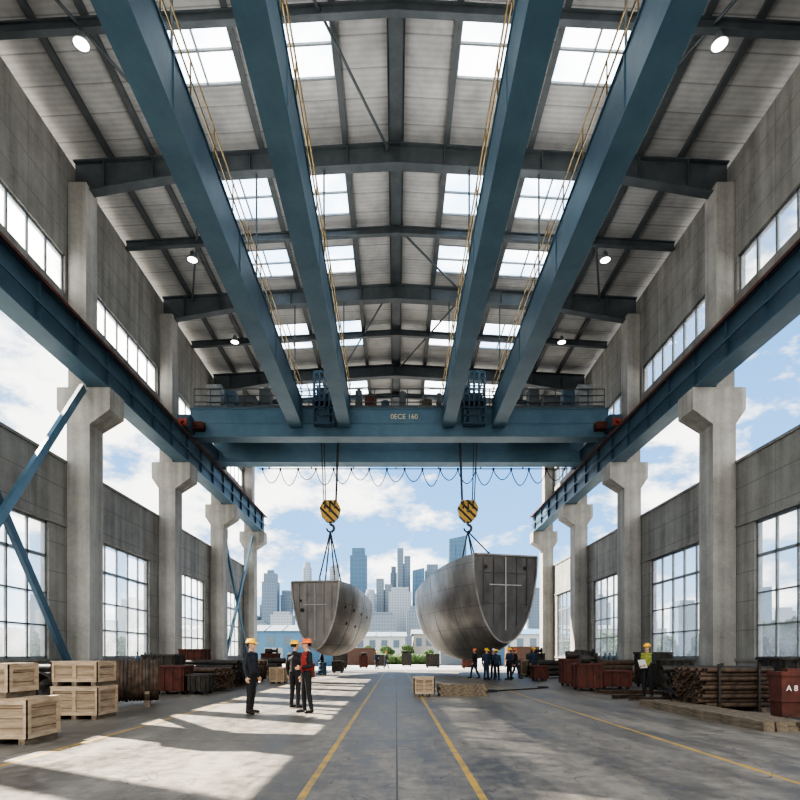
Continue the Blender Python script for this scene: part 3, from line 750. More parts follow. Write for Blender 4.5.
pipestack(-9.9,18.3,0,5,4,.14,2.4,'pipedk','dark steel pipe beside oil drums','dark pipes by near windows',rot=RD(160))
pipestack(7.55,13.7,0,10,9,.062,1.75,'rustdk','dark rusty rod pipe in a tall tight pile','brown rod pile',rot=RD(6),jit=.12,solid=True)
pipestack(8.2,15.8,0,5,5,.11,2.5,'pipedk','dark steel pipe behind the tall pile','dark pipe pile',rot=RD(4),jit=.25)
pipestack(9.8,13.3,0,4,5,.09,2.0,'rustdk','rusty steel pipe beside the tall pile','rusty pipe pile',rot=RD(14),jit=.2)
pipestack(8.9,26.4,0,5,4,.15,2.6,'rust','rusty steel pipe stack by rear columns','rusty pipes by rear columns',rot=RD(10))
pipestack(8.6,34.1,0,4,3,.18,2.8,'pipedk','dark steel pipe stack near the open end','dark pipes by rear columns',rot=RD(12))
# straps and stakes around the tall rod pile
for t in (.35,1.4):
    R6=Matrix.Rotation(RD(6),4,'Z'); a=MB()
    for yy in(-.05,1.29):
        p=Vector((7.55,13.7,0))+R6@Vector((t,yy,0)); a.box(p.x-.03,p.x+.03,p.y-.03,p.y+.03,0,1.18)
        a.obj('stack_stake',['pipedk'],label='upright steel stake holding the rod pile',category='stake',group='rod pile stakes'); a=MB()
for k,(x,y_,an,ln) in enumerate(((7.62,12.5,1.2,.9),(7.75,11.2,1.65,.9),(7.45,16.9,.05,1.9),(7.2,17.3,-.08,1.9),(6.9,17.9,.3,1.2),(7.3,20.4,.12,2.2),(7.4,20.0,-.06,2.4))):
    a=MB(); p0=Vector((x,y_,.06)); p1=p0+Vector((ln*math.cos(an),ln*math.sin(an),0))
    a.beam(p0+Vector((0,0,.045)),p1+Vector((0,0,.045)),.12,.02); a.beam(p0-Vector((0,0,.045)),p1-Vector((0,0,.045)),.12,.02); a.beam(p0,p1,.02,.09)
    a.obj('steel_joist',['rustdk'],label='rusty loose steel joist lying by the pipe pile',category='beam',group='loose steel joists')

# big ribbed bundle / wound coil lying on its side on a cradle
rt=root('cable_coil',(-7.4,15.6,0),'big dark ribbed cable coil strapped on a timber cradle beside crates','coil')
p0=Vector((-8.2,15.15,.7)); dr=Vector((1.0,.42,0)).normalized(); R_=.58; Lc=1.65
prof=[(0,0),(.16,0),(.16,.06)]
for k in range(6):
    r_=.2+k*.065; prof+=[(r_,.05),(r_+.03,.01),(r_+.06,.05)]
prof+=[(R_-.02,.05)]
nw=17
for k in range(nw):
    t=.05+(Lc-.1)*k/nw; d_=(Lc-.1)/nw
    prof+=[(R_-.035,t),(R_,t+d_*.3),(R_,t+d_*.7),(R_-.035,t+d_)]
for k in range(5,-1,-1):
    r_=.2+k*.065; prof+=[(r_+.06,Lc-.05),(r_+.03,Lc-.01),(r_,Lc-.05)]
prof+=[(.16,Lc-.06),(.15,Lc-.35),(0,Lc-.35)]
a=MB(); a.lathe_dir(prof,p0,dr,36); a.obj('cable_winding',['rustdk'],rt)
for t in(.3,.82,1.35):
    a=MB(); a.lathe_dir([(R_+.0,t-.035),(R_+.02,t-.035),(R_+.02,t+.035),(R_+.0,t+.035)],p0,dr,36); a.obj('strap_band',['pipedk'],rt,label='dark steel strapping band')
pr=Vector((-dr.y,dr.x,0))
for t in(.3,1.35):
    a=MB(); c_=p0+dr*t; c_.z=.08; a.beam(c_-pr*.6,c_+pr*.6,.14,.16)
    for s in(-1,1): a.beam(c_+pr*s*.34+Vector((0,0,.06)),c_+pr*s*.58+Vector((0,0,.3)),.12,.1)
    a.obj('cradle_bearer',['wooddk'],rt)
a=MB()
for k in range(5): a.lathe([(.45-.03*k,-.05),(.5-.03*k,0),(.45-.03*k,.05),(.40-.03*k,0),(.45-.03*k,-.05)],(-9.1,14.2+k*.11,.5),24,0,'Y')
a.obj('wire_coil',['pipedk'],loc=(-9.1,14.4,0),label='dark coiled steel wire standing beside crates',category='coil')

# ------------------------------------------------------------------ steel bins / machinery
def bin_(x0,x1,y0,y1,h,mat,lab,name='steel_bin',cat='container',ribs=4,z=0):
    rt=root(name,((x0+x1)/2,(y0+y1)/2,z),lab,cat)
    a=MB(); a.box(x0,x1,y0,y1,z+.12,h-.05)
    for i in range(ribs):
        xx=x0+.06+(x1-x0-.12)*i/(ribs-1); a.box(xx-.03,xx+.03,y0-.05,y0,z+.12,h-.05)
    for i in range(3):
        yy=y0+.06+(y1-y0-.12)*i/2
        a.box(x0-.05,x0,yy-.03,yy+.03,z+.12,h-.05); a.box(x1,x1+.05,yy-.03,yy+.03,z+.12,h-.05)
    a.obj('bin_body',[mat],rt)
    a=MB(); a.box(x0-.06,x1+.06,y0-.06,y1+.06,h-.05,h+.03); a.obj('bin_rim',[mat],rt)
    for (u,v) in((x0+.05,y0+.05),(x1-.15,y0+.05),(x0+.05,y1-.15),(x1-.15,y1-.15)):
        a=MB(); a.box(u,u+.1,v,v+.1,z,z+.12); a.obj('foot',['black'],rt)
    if cat=='machine':
        a=MB(); xm=(x0+x1)/2; ym=(y0+y1)/2
        a.cyl((x0+.15,ym,h+.2),(xm+.1,ym,h+.2),.18,n=16); a.cyl((xm+.1,ym,h+.2),(x1-.1,ym,h+.2),.1,n=12); a.cyl((x1-.1,ym,h+.2),(x1-.03,ym,h+.2),.24,n=18)
        a.obj('motor_unit',['pipedk'],rt,label='dark motor on top')
    return rt
rb=root('steel_bin',(8.6,11.9,0),'dark red steel bin with small white marks beside pipe pile','container')
a=MB(); x0,x1,y0,y1,h=8.06,9.2,11.7,12.15,1.02
a.hexa([(x0+.04,y0+.04,.1),(x1-.04,y0+.04,.1),(x1-.04,y1-.04,.1),(x0+.04,y1-.04,.1)],[(x0,y0,h),(x1,y0,h),(x1,y1,h),(x0,y1,h)])
a.box(x0-.02,x1+.02,y0-.02,y1+.02,h-.06,h); a.box(x0-.01,x1+.01,y0-.01,y1+.01,.42,.45); a.obj('bin_body',['rustred'],rb)
a=MB(); a.box(x0,x1,y0,y1,h,h+.03); a.box(x0+.2,x1-.2,y0+.12,y1-.12,h+.03,h+.09); a.obj('lid',['rustred'],rb)
for (u,v) in((x0+.08,y0+.06),(x1-.18,y0+.06),(x0+.08,y1-.16),(x1-.18,y1-.16)):
    a=MB(); a.box(u,u+.1,v,v+.1,0,.1); a.obj('foot',['black'],rb)
text('A 8',(8.27,11.69,.7),.17,'white',rb,name='stencil_lettering',label='small white stencilled marks')
bin_(7.1,7.95,21.6,22.6,1.05,'rustred','rusty red steel machine housing near columns','machine_housing','machine')
bin_(8.35,9.5,22.6,23.6,.75,'rustred','low rusty red steel bin near columns')
bin_(7.6,8.6,25.0,26.0,1.2,'rustred','rusty red steel housing near columns','machine_housing','machine')
bin_(10.4,11.6,21.8,22.8,1.2,'pipedk','dark grey steel cabinet behind pipe pile','steel_cabinet','cabinet')
bin_(9.3,10.5,29,30.2,1.3,'pipedk','dark steel machine by the columns','machine_housing','machine')
bin_(10.8,11.9,24.2,25.3,1.5,'pipedk','tall dark cabinet by the windows','steel_cabinet','cabinet')
bin_(11.2,12.3,16.2,17.3,1.3,'pipedk','dark steel cabinet under the near windows','steel_cabinet','cabinet')
bin_(-8.6,-7.6,19.9,20.9,1.0,'rustred','rusty red steel bin between pipe stacks')
bin_(-7.35,-6.7,19.8,20.6,.7,'pipedk','low dark steel bin between pipe stacks')
bin_(-6.6,-5.9,33.6,34.4,1.0,'rustred','small rusty steel housing near the open end','machine_housing','machine')
bin_(-10.6,-9.3,23.4,24.6,1.4,'pipedk','dark steel cabinet near the windows','steel_cabinet','cabinet')
bin_(-11.9,-10.8,15.0,16.0,1.1,'pipedk','dark steel cabinet under the near windows','steel_cabinet','cabinet')
bin_(-11.8,-10.6,30.5,31.9,1.7,'rustred','tall rusty cabinet near the windows','steel_cabinet','cabinet')
bin_(7.5,8.2,30.2,31.1,.8,'rustred','small rusty bin near hull')
bin_(9.6,10.6,40,41.2,1.5,'pipedk','dark steel machine near the open end','machine_housing','machine')
bin_(-9.9,-8.8,41.2,42.4,1.5,'rustred','rusty steel machine near the open end','machine_housing','machine')
bin_(-5.0,-4.2,44,44.8,.9,'pipedk','dark steel bin below the smaller hull')
dm={}
def drum(x,y,mat,lab):
    rt=root('oil_drum',(x,y,0),lab,'drum','steel drums')
    if mat not in dm:
        pr=[(.0,0),(.28,0),(.3,.02),(.29,.04),(.29,.28),(.305,.3),(.29,.32),(.29,.56),(.305,.58),(.29,.6),(.29,.84),(.3,.88),(.27,.87),(0,.86)]
        a=MB(); a.lathe(pr,(0,0,0),20); b_=MB(); b_.cyl((.15,0,.86),(.15,0,.89),.04); dm[mat]=(a.mesh('drum_shell',[mat]),b_.mesh('bung_cap',['grey']))
    for nm,me in zip(('drum_shell','bung_cap'),dm[mat]):
        o=bpy.data.objects.new(nm,me); COL.objects.link(o); o.parent=rt
for x,y,mt,lb in ((-9.3,16.3,'rustred','rusty red oil drum beside cable coil'),(-9.95,15.6,'pipedk','dark oil drum beside cable coil'),(10.4,18.2,'rustred','red oil drum near windows'),(11.05,18.5,'blue_dk','blue oil drum near windows'),(11.7,18.2,'pipedk','dark oil drum near windows'),(-9.9,22.3,'ochre','dull yellow oil drum by pipe stacks'),(9.9,32.0,'rustred','red oil drum by columns'),(-5.6,36.6,'red','red oil drum near open end'),(-5.2,39.6,'blue_dk','blue oil drum near open end'),(10.9,32.8,'blue_dk','blue oil drum near open end'),(-10.6,20.6,'pipedk','dark oil drum near windows')):
    drum(x,y,mt,lb)
a=MB(); pts=[(2.3+ .9*math.sin(t*1.1)+t*.45, 21+1.1*math.cos(t*.8)+t*.25,.03) for t in np.arange(0,9,.3)]
a.tube(pts,.025,6); a.obj('floor_hose',['black'],label='black hose snaking over the floor',category='hose')
gm=None
for i,(x,y_) in enumerate(((11.2,30.0),(11.5,30.1),(11.8,30.0),(-11.4,26.0),(-11.7,26.1),(-12.0,26.0))):
    if gm is None:
        a=MB(); a.lathe([(0,0),(.11,0),(.115,.03),(.115,1.2),(.09,1.33),(.03,1.4),(.03,1.46),(.045,1.47),(.045,1.53),(0,1.54)],(x,y_,0),16)
        gm=a.obj('gas_cylinder',['blue_dk'],loc=(x,y_,0),label='tall dark blue gas cylinder by the wall',category='gas cylinder',group='gas cylinders')
    else: dup(gm,(x,y_,0))

# ------------------------------------------------------------------ people
def mat_plain(name,c,rough=.8):
    return noisy(name,tuple(v*.85 for v in c),tuple(min(1,v*1.1) for v in c),8,rough,0,.05)
M['skin']=mat_plain('skin',(.5,.3,.2),.6); M['navy']=mat_plain('navy_workwear',(.018,.022,.032)); M['blk']=mat_plain('black_workwear',(.014,.014,.016))
M['bootm']=mat_plain('boot_leather',(.012,.01,.009),.5); M['hat_y']=mat_plain('yellow_helmet_plastic',(.85,.5,.03),.3); M['hat_o']=mat_plain('orange_helmet_plastic',(.75,.17,.04),.3); M['hat_w']=mat_plain('white_helmet_plastic',(.7,.7,.68),.3)
M['vest_r']=mat_plain('red_vest_fabric',(.28,.035,.03)); M['vest_y']=mat_plain('hi_vis_vest_fabric',(.22,.24,.05)); M['refl']=mat_plain('reflective_tape',(.45,.45,.4),.4)
M['bluework']=mat_plain('blue_coverall_fabric',(.022,.036,.066)); M['hair']=mat_plain('dark_hair',(.015,.012,.01)); M['eye']=mat_plain('eye_dark',(.02,.015,.012),.3); M['lip']=mat_plain('lip',(.35,.14,.11))

def seg_hull(bmt,p0,r0,p1,r1):
    bm=bmesh.new()
    for p,r in((p0,r0),(p1,r1)): bmesh.ops.create_icosphere(bm,subdivisions=2,radius=r,matrix=Matrix.Translation(p))
    res=bmesh.ops.convex_hull(bm,input=bm.verts)
    bmesh.ops.delete(bm,geom=[g for g in res['geom_interior'] if isinstance(g,bmesh.types.BMVert)],context='VERTS')
    me=bpy.data.meshes.new('t'); bm.to_mesh(me); bm.free(); bmt.from_mesh(me); bpy.data.meshes.remove(me)
def body_mesh(arms,legs,head_turn,voxel,mats):
    V=Vector; caps=[]
    def c(p0,r0,p1,r1,tag): caps.append((V(p0),r0,V(p1),r1,tag))
    c((-.075,0,.96),.105,(.075,0,.96),.105,1)
    c((-.06,0,1.08),.1,(.06,0,1.08),.1,0); c((0,0,1.02),.12,(0,.005,1.3),.125,0)
    c((-.09,.005,1.28),.105,(.09,.005,1.28),.105,0); c((-.15,.01,1.405),.065,(.15,.01,1.405),.065,0)
    c((-.1,0,1.1),.07,(-.13,.0,1.3),.085,0); c((.1,0,1.1),.07,(.13,.0,1.3),.085,0)
    c((0,.02,1.42),.07,(0,.015,1.46),.062,0); c((0,.012,1.46),.052,(0,.0,1.56),.05,2)
    for i,s in enumerate((-1,1)):
        hip=V((s*.09,0,.92)); kn,an,toe=[V(q) for q in legs[i]]
        c(hip,.095,kn,.066,1); c(kn,.066,an+V((0,0,.03)),.052,1)
        c(an,.05,an+V((0,0,-.035)),.048,3); c(an+V((0,.02,-.045)),.042,toe,.038,3)
        sh=V((s*.185,.01,1.41)); el,wr=[V(q) for q in arms[i]]
        c(sh,.06,el,.047,0); c(el,.047,wr,.037,0)
        d=(wr-el).normalized(); n=V((s*-1,0,0)); n=(n-d*n.dot(d)).normalized(); sd=d.cross(n).normalized()
        if sd.y>0: sd=-sd
        kn_=wr+d*.085
        c(wr,.028,wr+d*.03,.028,2)
        for q in(-.022,.022): c(wr+d*.02+sd*q,.02,kn_+sd*q,.019,2)
        for j,(q,ln) in enumerate(((.032,.07),(.011,.08),(-.011,.074),(-.031,.058))):
            b0=kn_+sd*q; m1=b0+d*ln*.5+n*.012; m2=m1+(d*.6+n*.8).normalized()*ln*.5
            c(b0,.0105,m1,.0098,2); c(m1,.0098,m2,.0085,2)
        b0=wr+d*.03+sd*.03; m1=b0+(sd*.8+d*.5+n*.3).normalized()*.04; m2=m1+(d*.9+n*.4).normalized()*.032
        c(b0,.014,m1,.0125,2); c(m1,.0125,m2,.0105,2)
    Rh=Matrix.Rotation(head_turn,3,'Z')
    def H(p): return Rh@V(p)
    c(H((0,.018,1.66)),.083,H((0,.0,1.65)),.08,2); c(H((0,-.03,1.645)),.066,H((0,-.05,1.575)),.044,2)
    c(H((-.025,-.045,1.585)),.035,H((.025,-.045,1.585)),.035,2)
    c(H((0,-.092,1.648)),.011,H((0,-.112,1.615)),.015,2)
    for s in(-1,1): c(H((s*.08,.008,1.65)),.012,H((s*.083,.012,1.615)),.011,2); c(H((s*.03,-.082,1.665)),.014,H((s*.045,-.076,1.665)),.012,2)
    bmt=bmesh.new()
    for cp in caps: seg_hull(bmt,cp[0],cp[1],cp[2],cp[3])
    me=bpy.data.meshes.new('tmp'); bmt.to_mesh(me); bmt.free()
    o=bpy.data.objects.new('tmp',me); COL.objects.link(o)
    md=o.modifiers.new('r','REMESH'); md.mode='VOXEL'; md.voxel_size=voxel; md.use_smooth_shade=True
    ms=o.modifiers.new('s','SMOOTH'); ms.iterations=2; ms.factor=.4
    dg=bpy.context.evaluated_depsgraph_get(); ev=o.evaluated_get(dg); res=bpy.data.meshes.new_from_object(ev)
    bpy.data.objects.remove(o); bpy.data.meshes.remove(me)
    res.name='person_body'
    n=len(res.polygons); ctr=np.zeros(n*3); res.polygons.foreach_get('center',ctr); ctr=ctr.reshape(-1,3)
    best=np.full(n,1e9); tag=np.zeros(n,int)
    for p0,r0,p1,r1,t in caps:
        a=np.array(p0);b=np.array(p1);ab=b-a;l2=max(1e-9,ab@ab); u=np.clip((ctr-a)@ab/l2,0,1)
        d=np.linalg.norm(ctr-(a+u[:,None]*ab),axis=1)-(r0+(r1-r0)*u)
        k=d<best; best[k]=d[k]; tag[k]=t
    res.materials.clear()
    for mm in mats: res.materials.append(M[mm])
    res.polygons.foreach_set('material_index',tag.astype(np.int32)); res.polygons.foreach_set('use_smooth',[True]*n)
    res.update()
    return res,ctr,tag
def person(loc,rot,arms,legs,head=0,voxel=.009,top='blk',trous='blk',hat='hat_y',vest=None,lab='',extra=None,scale=1.0,group=None):
    me,ctr,tag=body_mesh(arms,legs,head,voxel,[top,trous,'skin','bootm'])
    P=bpy.data.objects.new('person',me); COL.objects.link(P); P.location=loc; P.rotation_euler=(0,0,rot); P.scale=(scale,)*3
    P['label']=lab; P['category']='person'
    if group: P['group']=group
    def child(mb,name,mats,label=None):
        m_=mb.mesh(name,mats); o=bpy.data.objects.new(name,m_); COL.objects.link(o); o.parent=P
        if label:o['label']=label
        return o
    a=MB(); a.ell((0,.012,1.69),.112,.132,.098,0,20,8,0.0)
    a.lathe([(.112,0),(.125,-.006),(.125,.004),(.11,.012)],(0,.012,1.69),20)
    a.hexa([(-.085,-.1,1.684),(.085,-.1,1.684),(.06,-.165,1.674),(-.06,-.165,1.674)],[(-.085,-.1,1.695),(.085,-.1,1.695),(.06,-.165,1.682),(-.06,-.165,1.682)])
    a.box(-.014,.014,-.1,.12,1.775,1.795)
    h=child(a,'hard_hat',[hat],'hard hat'); h.rotation_euler=(0,0,head)
    a=MB(); a.ell((0,.035,1.655),.088,.085,.07,0,16,8,-.6); h=child(a,'hair',['hair']); h.rotation_euler=(0,0,head)
    for s in(-1,1):
        a=MB(); a.ell((s*.032,-.089,1.652),.011,.007,.007,0,8,5)
        h=child(a,'eye',['eye']); h.rotation_euler=(0,0,head)
    a=MB(); a.ell((0,-.087,1.583),.02,.008,.006,0,8,5); h=child(a,'mouth',['lip']); h.rotation_euler=(0,0,head)
    if vest:
        bm=bmesh.new(); bm.from_mesh(me); bm.faces.ensure_lookup_table(); bm.normal_update()
        kill=[f for f in bm.faces if not(tag[f.index]==0 and abs(ctr[f.index][0])<.175 and .99<ctr[f.index][2]<1.47)]
        bmesh.ops.delete(bm,geom=kill,context='FACES')
        for v in bm.verts: v.co+=v.normal*.012
        for f in bm.faces:
            z=f.calc_center_median().z; x=abs(f.calc_center_median().x)
            f.material_index=1 if (1.08<z<1.12 or 1.2<z<1.235 or (.08<x<.105 and z>1.24)) else 0
        m_=bpy.data.meshes.new('safety_vest'); bm.to_mesh(m_); bm.free(); m_.materials.clear(); m_.materials.append(M[vest]); m_.materials.append(M['refl'])
        o=bpy.data.objects.new('safety_vest',m_); COL.objects.link(o); o.parent=P
    if extra: extra(child)
    return P
L0=((-.1,-.01,.5),(-.11,.02,.1),(-.13,-.16,.042)); R0=((.1,-.01,.5),(.11,.02,.1),(.13,-.16,.042))
Ls=((-.11,-.03,.5),(-.13,.0,.1),(-.16,-.17,.042)); Rs=((.1,.02,.5),(.12,.08,.1),(.17,-.08,.042))
Lw=((-.1,-.14,.52),(-.1,-.2,.11),(-.11,-.38,.05)); Rw=((.1,.06,.5),(.1,.26,.12),(.11,.1,.042))
AD=(((-.245,.03,1.13),(-.255,-.04,.88)),((.245,.03,1.13),(.255,-.04,.88)))
AF=(((-.25,.0,1.14),(-.14,-.2,1.06)),((.25,.0,1.14),(.12,-.22,1.08)))
AM=(((-.245,.03,1.13),(-.25,-.03,.88)),((.25,.02,1.14),(.13,-.19,1.1)))
AW=(((-.24,.1,1.14),(-.25,.12,.89)),((.24,-.06,1.14),(.24,-.22,.94)))
AP=(((-.245,.03,1.13),(-.25,-.03,.88)),((.27,-.2,1.35),(.28,-.44,1.42)))
def clip(child):
    a=MB(); a.beam((-.12,-.31,1.1),(.12,-.31,1.12),.02,.3,0,up=(0,-.5,1)); child(a,'clipboard',['white'],'clipboard with papers')
person((-3.45,13.35,0),RD(70),AD,(Ls,Rs),head=RD(10),lab='worker in dark clothes and yellow hard hat standing, arms at sides',top='navy')
person((-2.65,14.7,0),RD(150),AD,(L0,R0),head=RD(-15),lab='worker in black clothes and yellow hard hat standing with back turned',top='blk')
person((-2.16,13.5,0),RD(-60),AM,(Ls,Rs),head=RD(-15),vest='vest_r',hat='hat_o',lab='worker in dark red vest and orange hard hat, one forearm raised',top='blk')
person((8.25,18.4,0),RD(-50),AF,(L0,Rs),head=0,vest='vest_y',lab='worker in hi-vis vest and yellow hard hat holding a clipboard',top='navy',extra=clip)
G='workers near the hull'
f1=person((5.0,31.0,0),RD(20),AD,(L0,R0),voxel=.014,top='bluework',trous='bluework',hat='hat_y',lab='distant worker in blue coveralls standing near the hull',group=G)
f2=person((5.75,33.0,0),RD(-40),AP,(Ls,Rs),voxel=.014,top='navy',trous='navy',hat='hat_w',lab='distant worker in navy pointing up near the hull',group=G)
f3=person((6.35,31.4,0),RD(-70),AM,(Ls,Rs),voxel=.014,top='bluework',trous='blk',hat='hat_y',lab='distant worker in blue jacket standing near the hull',group=G)
f4=person((7.0,32.8,0),RD(95),AW,(Lw,Rw),voxel=.014,top='blk',trous='bluework',hat='hat_o',lab='distant worker in dark clothes walking near the hull',group=G)
for src,l,r_,k in ((f1,(6.75,33.3,0),2.2,1.03),(f3,(5.35,32.8,0),-1.9,.97),(f1,(8.1,33.0,0),.4,1.04),(f4,(4.7,33.5,0),-1.2,1.0),(f3,(5.55,30.9,0),2.6,.96),(f1,(-6.4,41,0),.5,1),(f4,(-5.4,40.6,0),-1.5,1),(f3,(-1.9,56,-.02),.3,1),(f4,(-1.0,57.5,-.02),2.5,1)):
    dup(src,l,r_,k)

# ------------------------------------------------------------------ outside
def facade(name,wall,win,sx,sz,ratio=.6):
    m,nt,b=newmat(name); tc=N(nt,'ShaderNodeTexCoord'); sp=N(nt,'ShaderNodeSeparateXYZ'); L(nt,tc.outputs['Object'],sp.inputs[0])
    fx=math_(nt,'FRACT',math_(nt,'DIVIDE',math_(nt,'ADD',math_(nt,'ADD',sp.outputs['X'],sp.outputs['Y']),900.),sx)); fz=math_(nt,'FRACT',math_(nt,'DIVIDE',math_(nt,'ADD',sp.outputs['Z'],10.),sz))
    k=math_(nt,'MULTIPLY',math_(nt,'LESS_THAN',fx,ratio),math_(nt,'LESS_THAN',fz,ratio))
    L(nt,mixc(nt,k,wall,win),b.inputs['Base Color']); b.inputs['Roughness'].default_value=.5
    return m
FA=[facade('pale_tower_facade',(.25,.29,.33),(.17,.215,.26),4,4),facade('grey_tower_facade',(.145,.18,.22),(.10,.14,.185),4,5,.7),facade('blue_glass_facade',(.055,.125,.20),(.04,.10,.175),6,7,.8),facade('bluegrey_facade',(.11,.155,.21),(.075,.12,.175),4,5,.7)]  # bluish aerial haze is mixed into these facade colours
def tower(X,H,W,Y,st,kind):
    a=MB(); D=W*.9
    if kind==0:
        a.box(X-W/2,X+W/2,Y,Y+D,0,H*.93); a.box(X-W*.38,X+W*.38,Y+D*.1,Y+D*.9,H*.93,H)
    elif kind==1:
        a.box(X-W/2,X+W/2,Y,Y+D,0,H*.86); a.box(X-W*.4,X+W*.4,Y+D*.1,Y+D*.9,H*.86,H*.96); a.box(X-W*.2,X+W*.2,Y+D*.3,Y+D*.7,H*.96,H)
    elif kind==2:
        b=[(X-W/2,Y,0),(X+W/2,Y,0),(X+W/2,Y+D,0),(X-W/2,Y+D,0)]; t=[(X-W*.47,Y,H*.97),(X+W*.47,Y,H),(X+W*.47,Y+D,H),(X-W*.47,Y+D,H*.97)]; a.hexa(b,t)
        a.box(X-W*.1,X+W*.1,Y-1,Y,0,H*.93)
    elif kind==4:
        a.cyl((X,Y+D/2,0),(X,Y+D/2,H*.94),W/2,n=20); a.cyl((X,Y+D/2,H*.94),(X,Y+D/2,H),W*.4,W*.36,n=20)
    else:
        a.box(X-W/2,X-W*.03,Y,Y+D,0,H); a.box(X+W*.03,X+W/2,Y+D*.1,Y+D,0,H*.93); a.box(X-W*.03,X+W*.03,Y+D*.2,Y+D*.8,0,H*.86)
    a.obj('skyscraper',[FA[st]],loc=(X,Y,0),label=('blue glass' if st==2 else 'pale grey' if st==0 else 'hazy grey')+' high-rise tower on the city skyline',category='skyscraper')
T=[(-215,90,18,920,1,0),(-199,136,24,880,3,1),(-178,106,18,905,3,0),(-159,125,14,940,1,3),(-144,151,15,900,0,4),(-125,114,20,870,1,0),(-103,152,15,930,0,2),(-85,106,18,880,1,1),(-61,175,27,905,2,0),(-40,103,18,865,0,4),(-19,125,26,905,1,3),(-4,151,11,945,3,0),(13,178,22,925,3,3),(6,103,34,835,0,0),(36,141,20,895,2,2),(60,151,24,920,3,0),(49,106,20,840,1,4),(80,122,20,885,0,1),(102,199,30,925,2,2),(127,110,22,880,1,0),(151,130,24,910,0,0),(183,120,28,900,1,1),(231,110,30,900,3,0),
 (-240,70,30,900,0,0),(-290,88,34,920,1,0),(-340,60,40,900,3,0),(-430,95,34,900,0,1),(-480,60,40,930,1,0),(-560,80,40,900,0,0),(-610,110,30,950,3,1),(270,80,30,900,0,0),(330,100,30,900,1,1),(400,60,40,900,0,0),(470,90,32,900,3,0),(540,70,40,900,0,0),(590,112,30,900,2,2),(640,80,36,920,0,0),
 (-70,66,34,780,0,0),(-20,60,40,760,1,0),(30,70,30,780,1,0),(-160,62,30,780,0,0),(-118,72,26,790,3,0),(75,64,34,780,0,0),(-195,50,26,780,1,0)]
for t in T: tower(*t)
MD=mat_plain('distant_window',(.10,.14,.18),.3)
M['lw']=mat_plain('pale_cladding',(.36,.385,.40)); M['lb']=mat_plain('blue_cladding',(.085,.18,.28)); M['lg']=mat_plain('grey_roofing',(.17,.20,.23)); M['lc']=mat_plain('cream_cladding',(.3,.29,.27)); M['lbr']=mat_plain('brown_container_paint',(.11,.065,.05))
def lowb(x0,x1,y0,y1,h,wall,roof,lab,name='warehouse_building'):
    z=-.02 if (y0>53.6 and x0>-60 and x1<60) else -.32
    rt=root(name,((x0+x1)/2,y0,z),lab,'building')
    a=MB(); a.box(x0,x1,y0,y1,z,h); a.obj('building_wall',[wall],rt)
    a=MB(); ym=(y0+y1)/2; e=.4; rh=h+1.3
    vs=[(x0-e,y0-e,h),(x1+e,y0-e,h),(x1+e,y1+e,h),(x0-e,y1+e,h),(x0-e,ym,rh),(x1+e,ym,rh)]
    a.add(vs,[(0,1,5,4),(2,3,4,5),(0,4,3),(1,2,5),(0,3,2,1)])
    k=int((x1-x0)/3)
    for i in range(1,k): xx=x0+(x1-x0)*i/k; a.beam((xx,y0-e,h+.06),(xx,ym,rh+.06),.15,.08)
    a.obj('roof',[roof],rt)
    k=max(2,int((x1-x0)/2.4)); xm=(x0+x1)/2
    for i in range(k):
        xx=x0+.6+i*(x1-x0-.6)/k
        a=MB(); a.box(xx,xx+1.3,y0-.06,y0,h*.55,h*.85); a.obj('building_window',[MD],rt)
    a=MB(); a.box(xm-1.6,xm+1.6,y0-.08,y0,z,h*.48); a.obj('loading_door',['grey'],rt)
lowb(-26,-16.8,98,108,5.6,'lb','lg','blue clad warehouse outside the hall')
lowb(-14,2.0,120,138,5.4,'lw','lg','long pale warehouse with grey ridged roof')
lowb(4,16,128,140,6.2,'lc','lg','cream warehouse across the yard')
lowb(18,34,110,122,5.5,'lw','lb','pale warehouse with blue roof')
lowb(-52,-28,112,130,6.5,'lc','lg','cream warehouse beyond the yard')
lowb(36,58,120,140,7,'lw','lg','white warehouse beyond the yard')
lowb(-90,-70,48,66,6,'lw','lb','white warehouse seen through side windows')
lowb(70,90,48,66,6,'lw','lg','white warehouse seen through side windows')
def container(x,y,mat,lab,l=6.0,h=2.4,z=-.02):
    rt=root('shipping_container',(x,y,z),lab,'container')
    a=MB(); a.box(x+.05,x+l-.05,y+.05,y+2.3,z+.12,z+h-.08)
    k=int(l/.3)
    for i in range(k): a.box(x+.1+i*.3,x+.22+i*.3,y,y+.05,z+.15,z+h-.1)
    a.obj('container_body',[mat],rt)
    a=MB()
    for xx in(x,x+l-.12):
        for yy in(y-.02,y+2.23): a.box(xx,xx+.12,yy,yy+.12,z,z+h)
    a.box(x,x+l,y-.02,y+.08,z,z+.14); a.box(x,x+l,y-.02,y+.08,z+h-.1,z+h); a.box(x,x+l,y+2.2,y+2.35,z,z+.14)
    a.obj('container_frame',[mat],rt)
container(-13.5,70,'lb','blue shipping container in the yard')
container(-7.0,78,'lbr','brown shipping container in the yard',l=4.0)
container(6.0,76,'lg','grey shipping container in the yard',l=5.0)
container(11.8,72,'lb','blue shipping container in the yard')
container(13,65,'lbr','brown shipping container in the yard',h=2.4)
bin_(-6.5,-5.2,58,59.2,1.6,'pipedk','dark steel machine standing in the yard','machine_housing','machine',z=-.02)
bin_(-3.9,-3.1,60,61,1.3,'rustred','rusty red machine in the yard','machine_housing','machine',z=-.02)
bin_(-2.4,-1.2,66,67,1.4,'pipedk','dark steel bin in the yard',z=-.02)
bin_(3.4,4.8,62,63.2,1.5,'pipedk','dark steel bin in the yard',z=-.02)
bin_(7.0,8.4,58,59.2,1.5,'rustred','rusty steel bin in the yard',z=-.02)
bin_(.8,1.9,70,71,1.6,'pipedk','dark machine parked in the yard','machine_housing','machine',z=-.02)
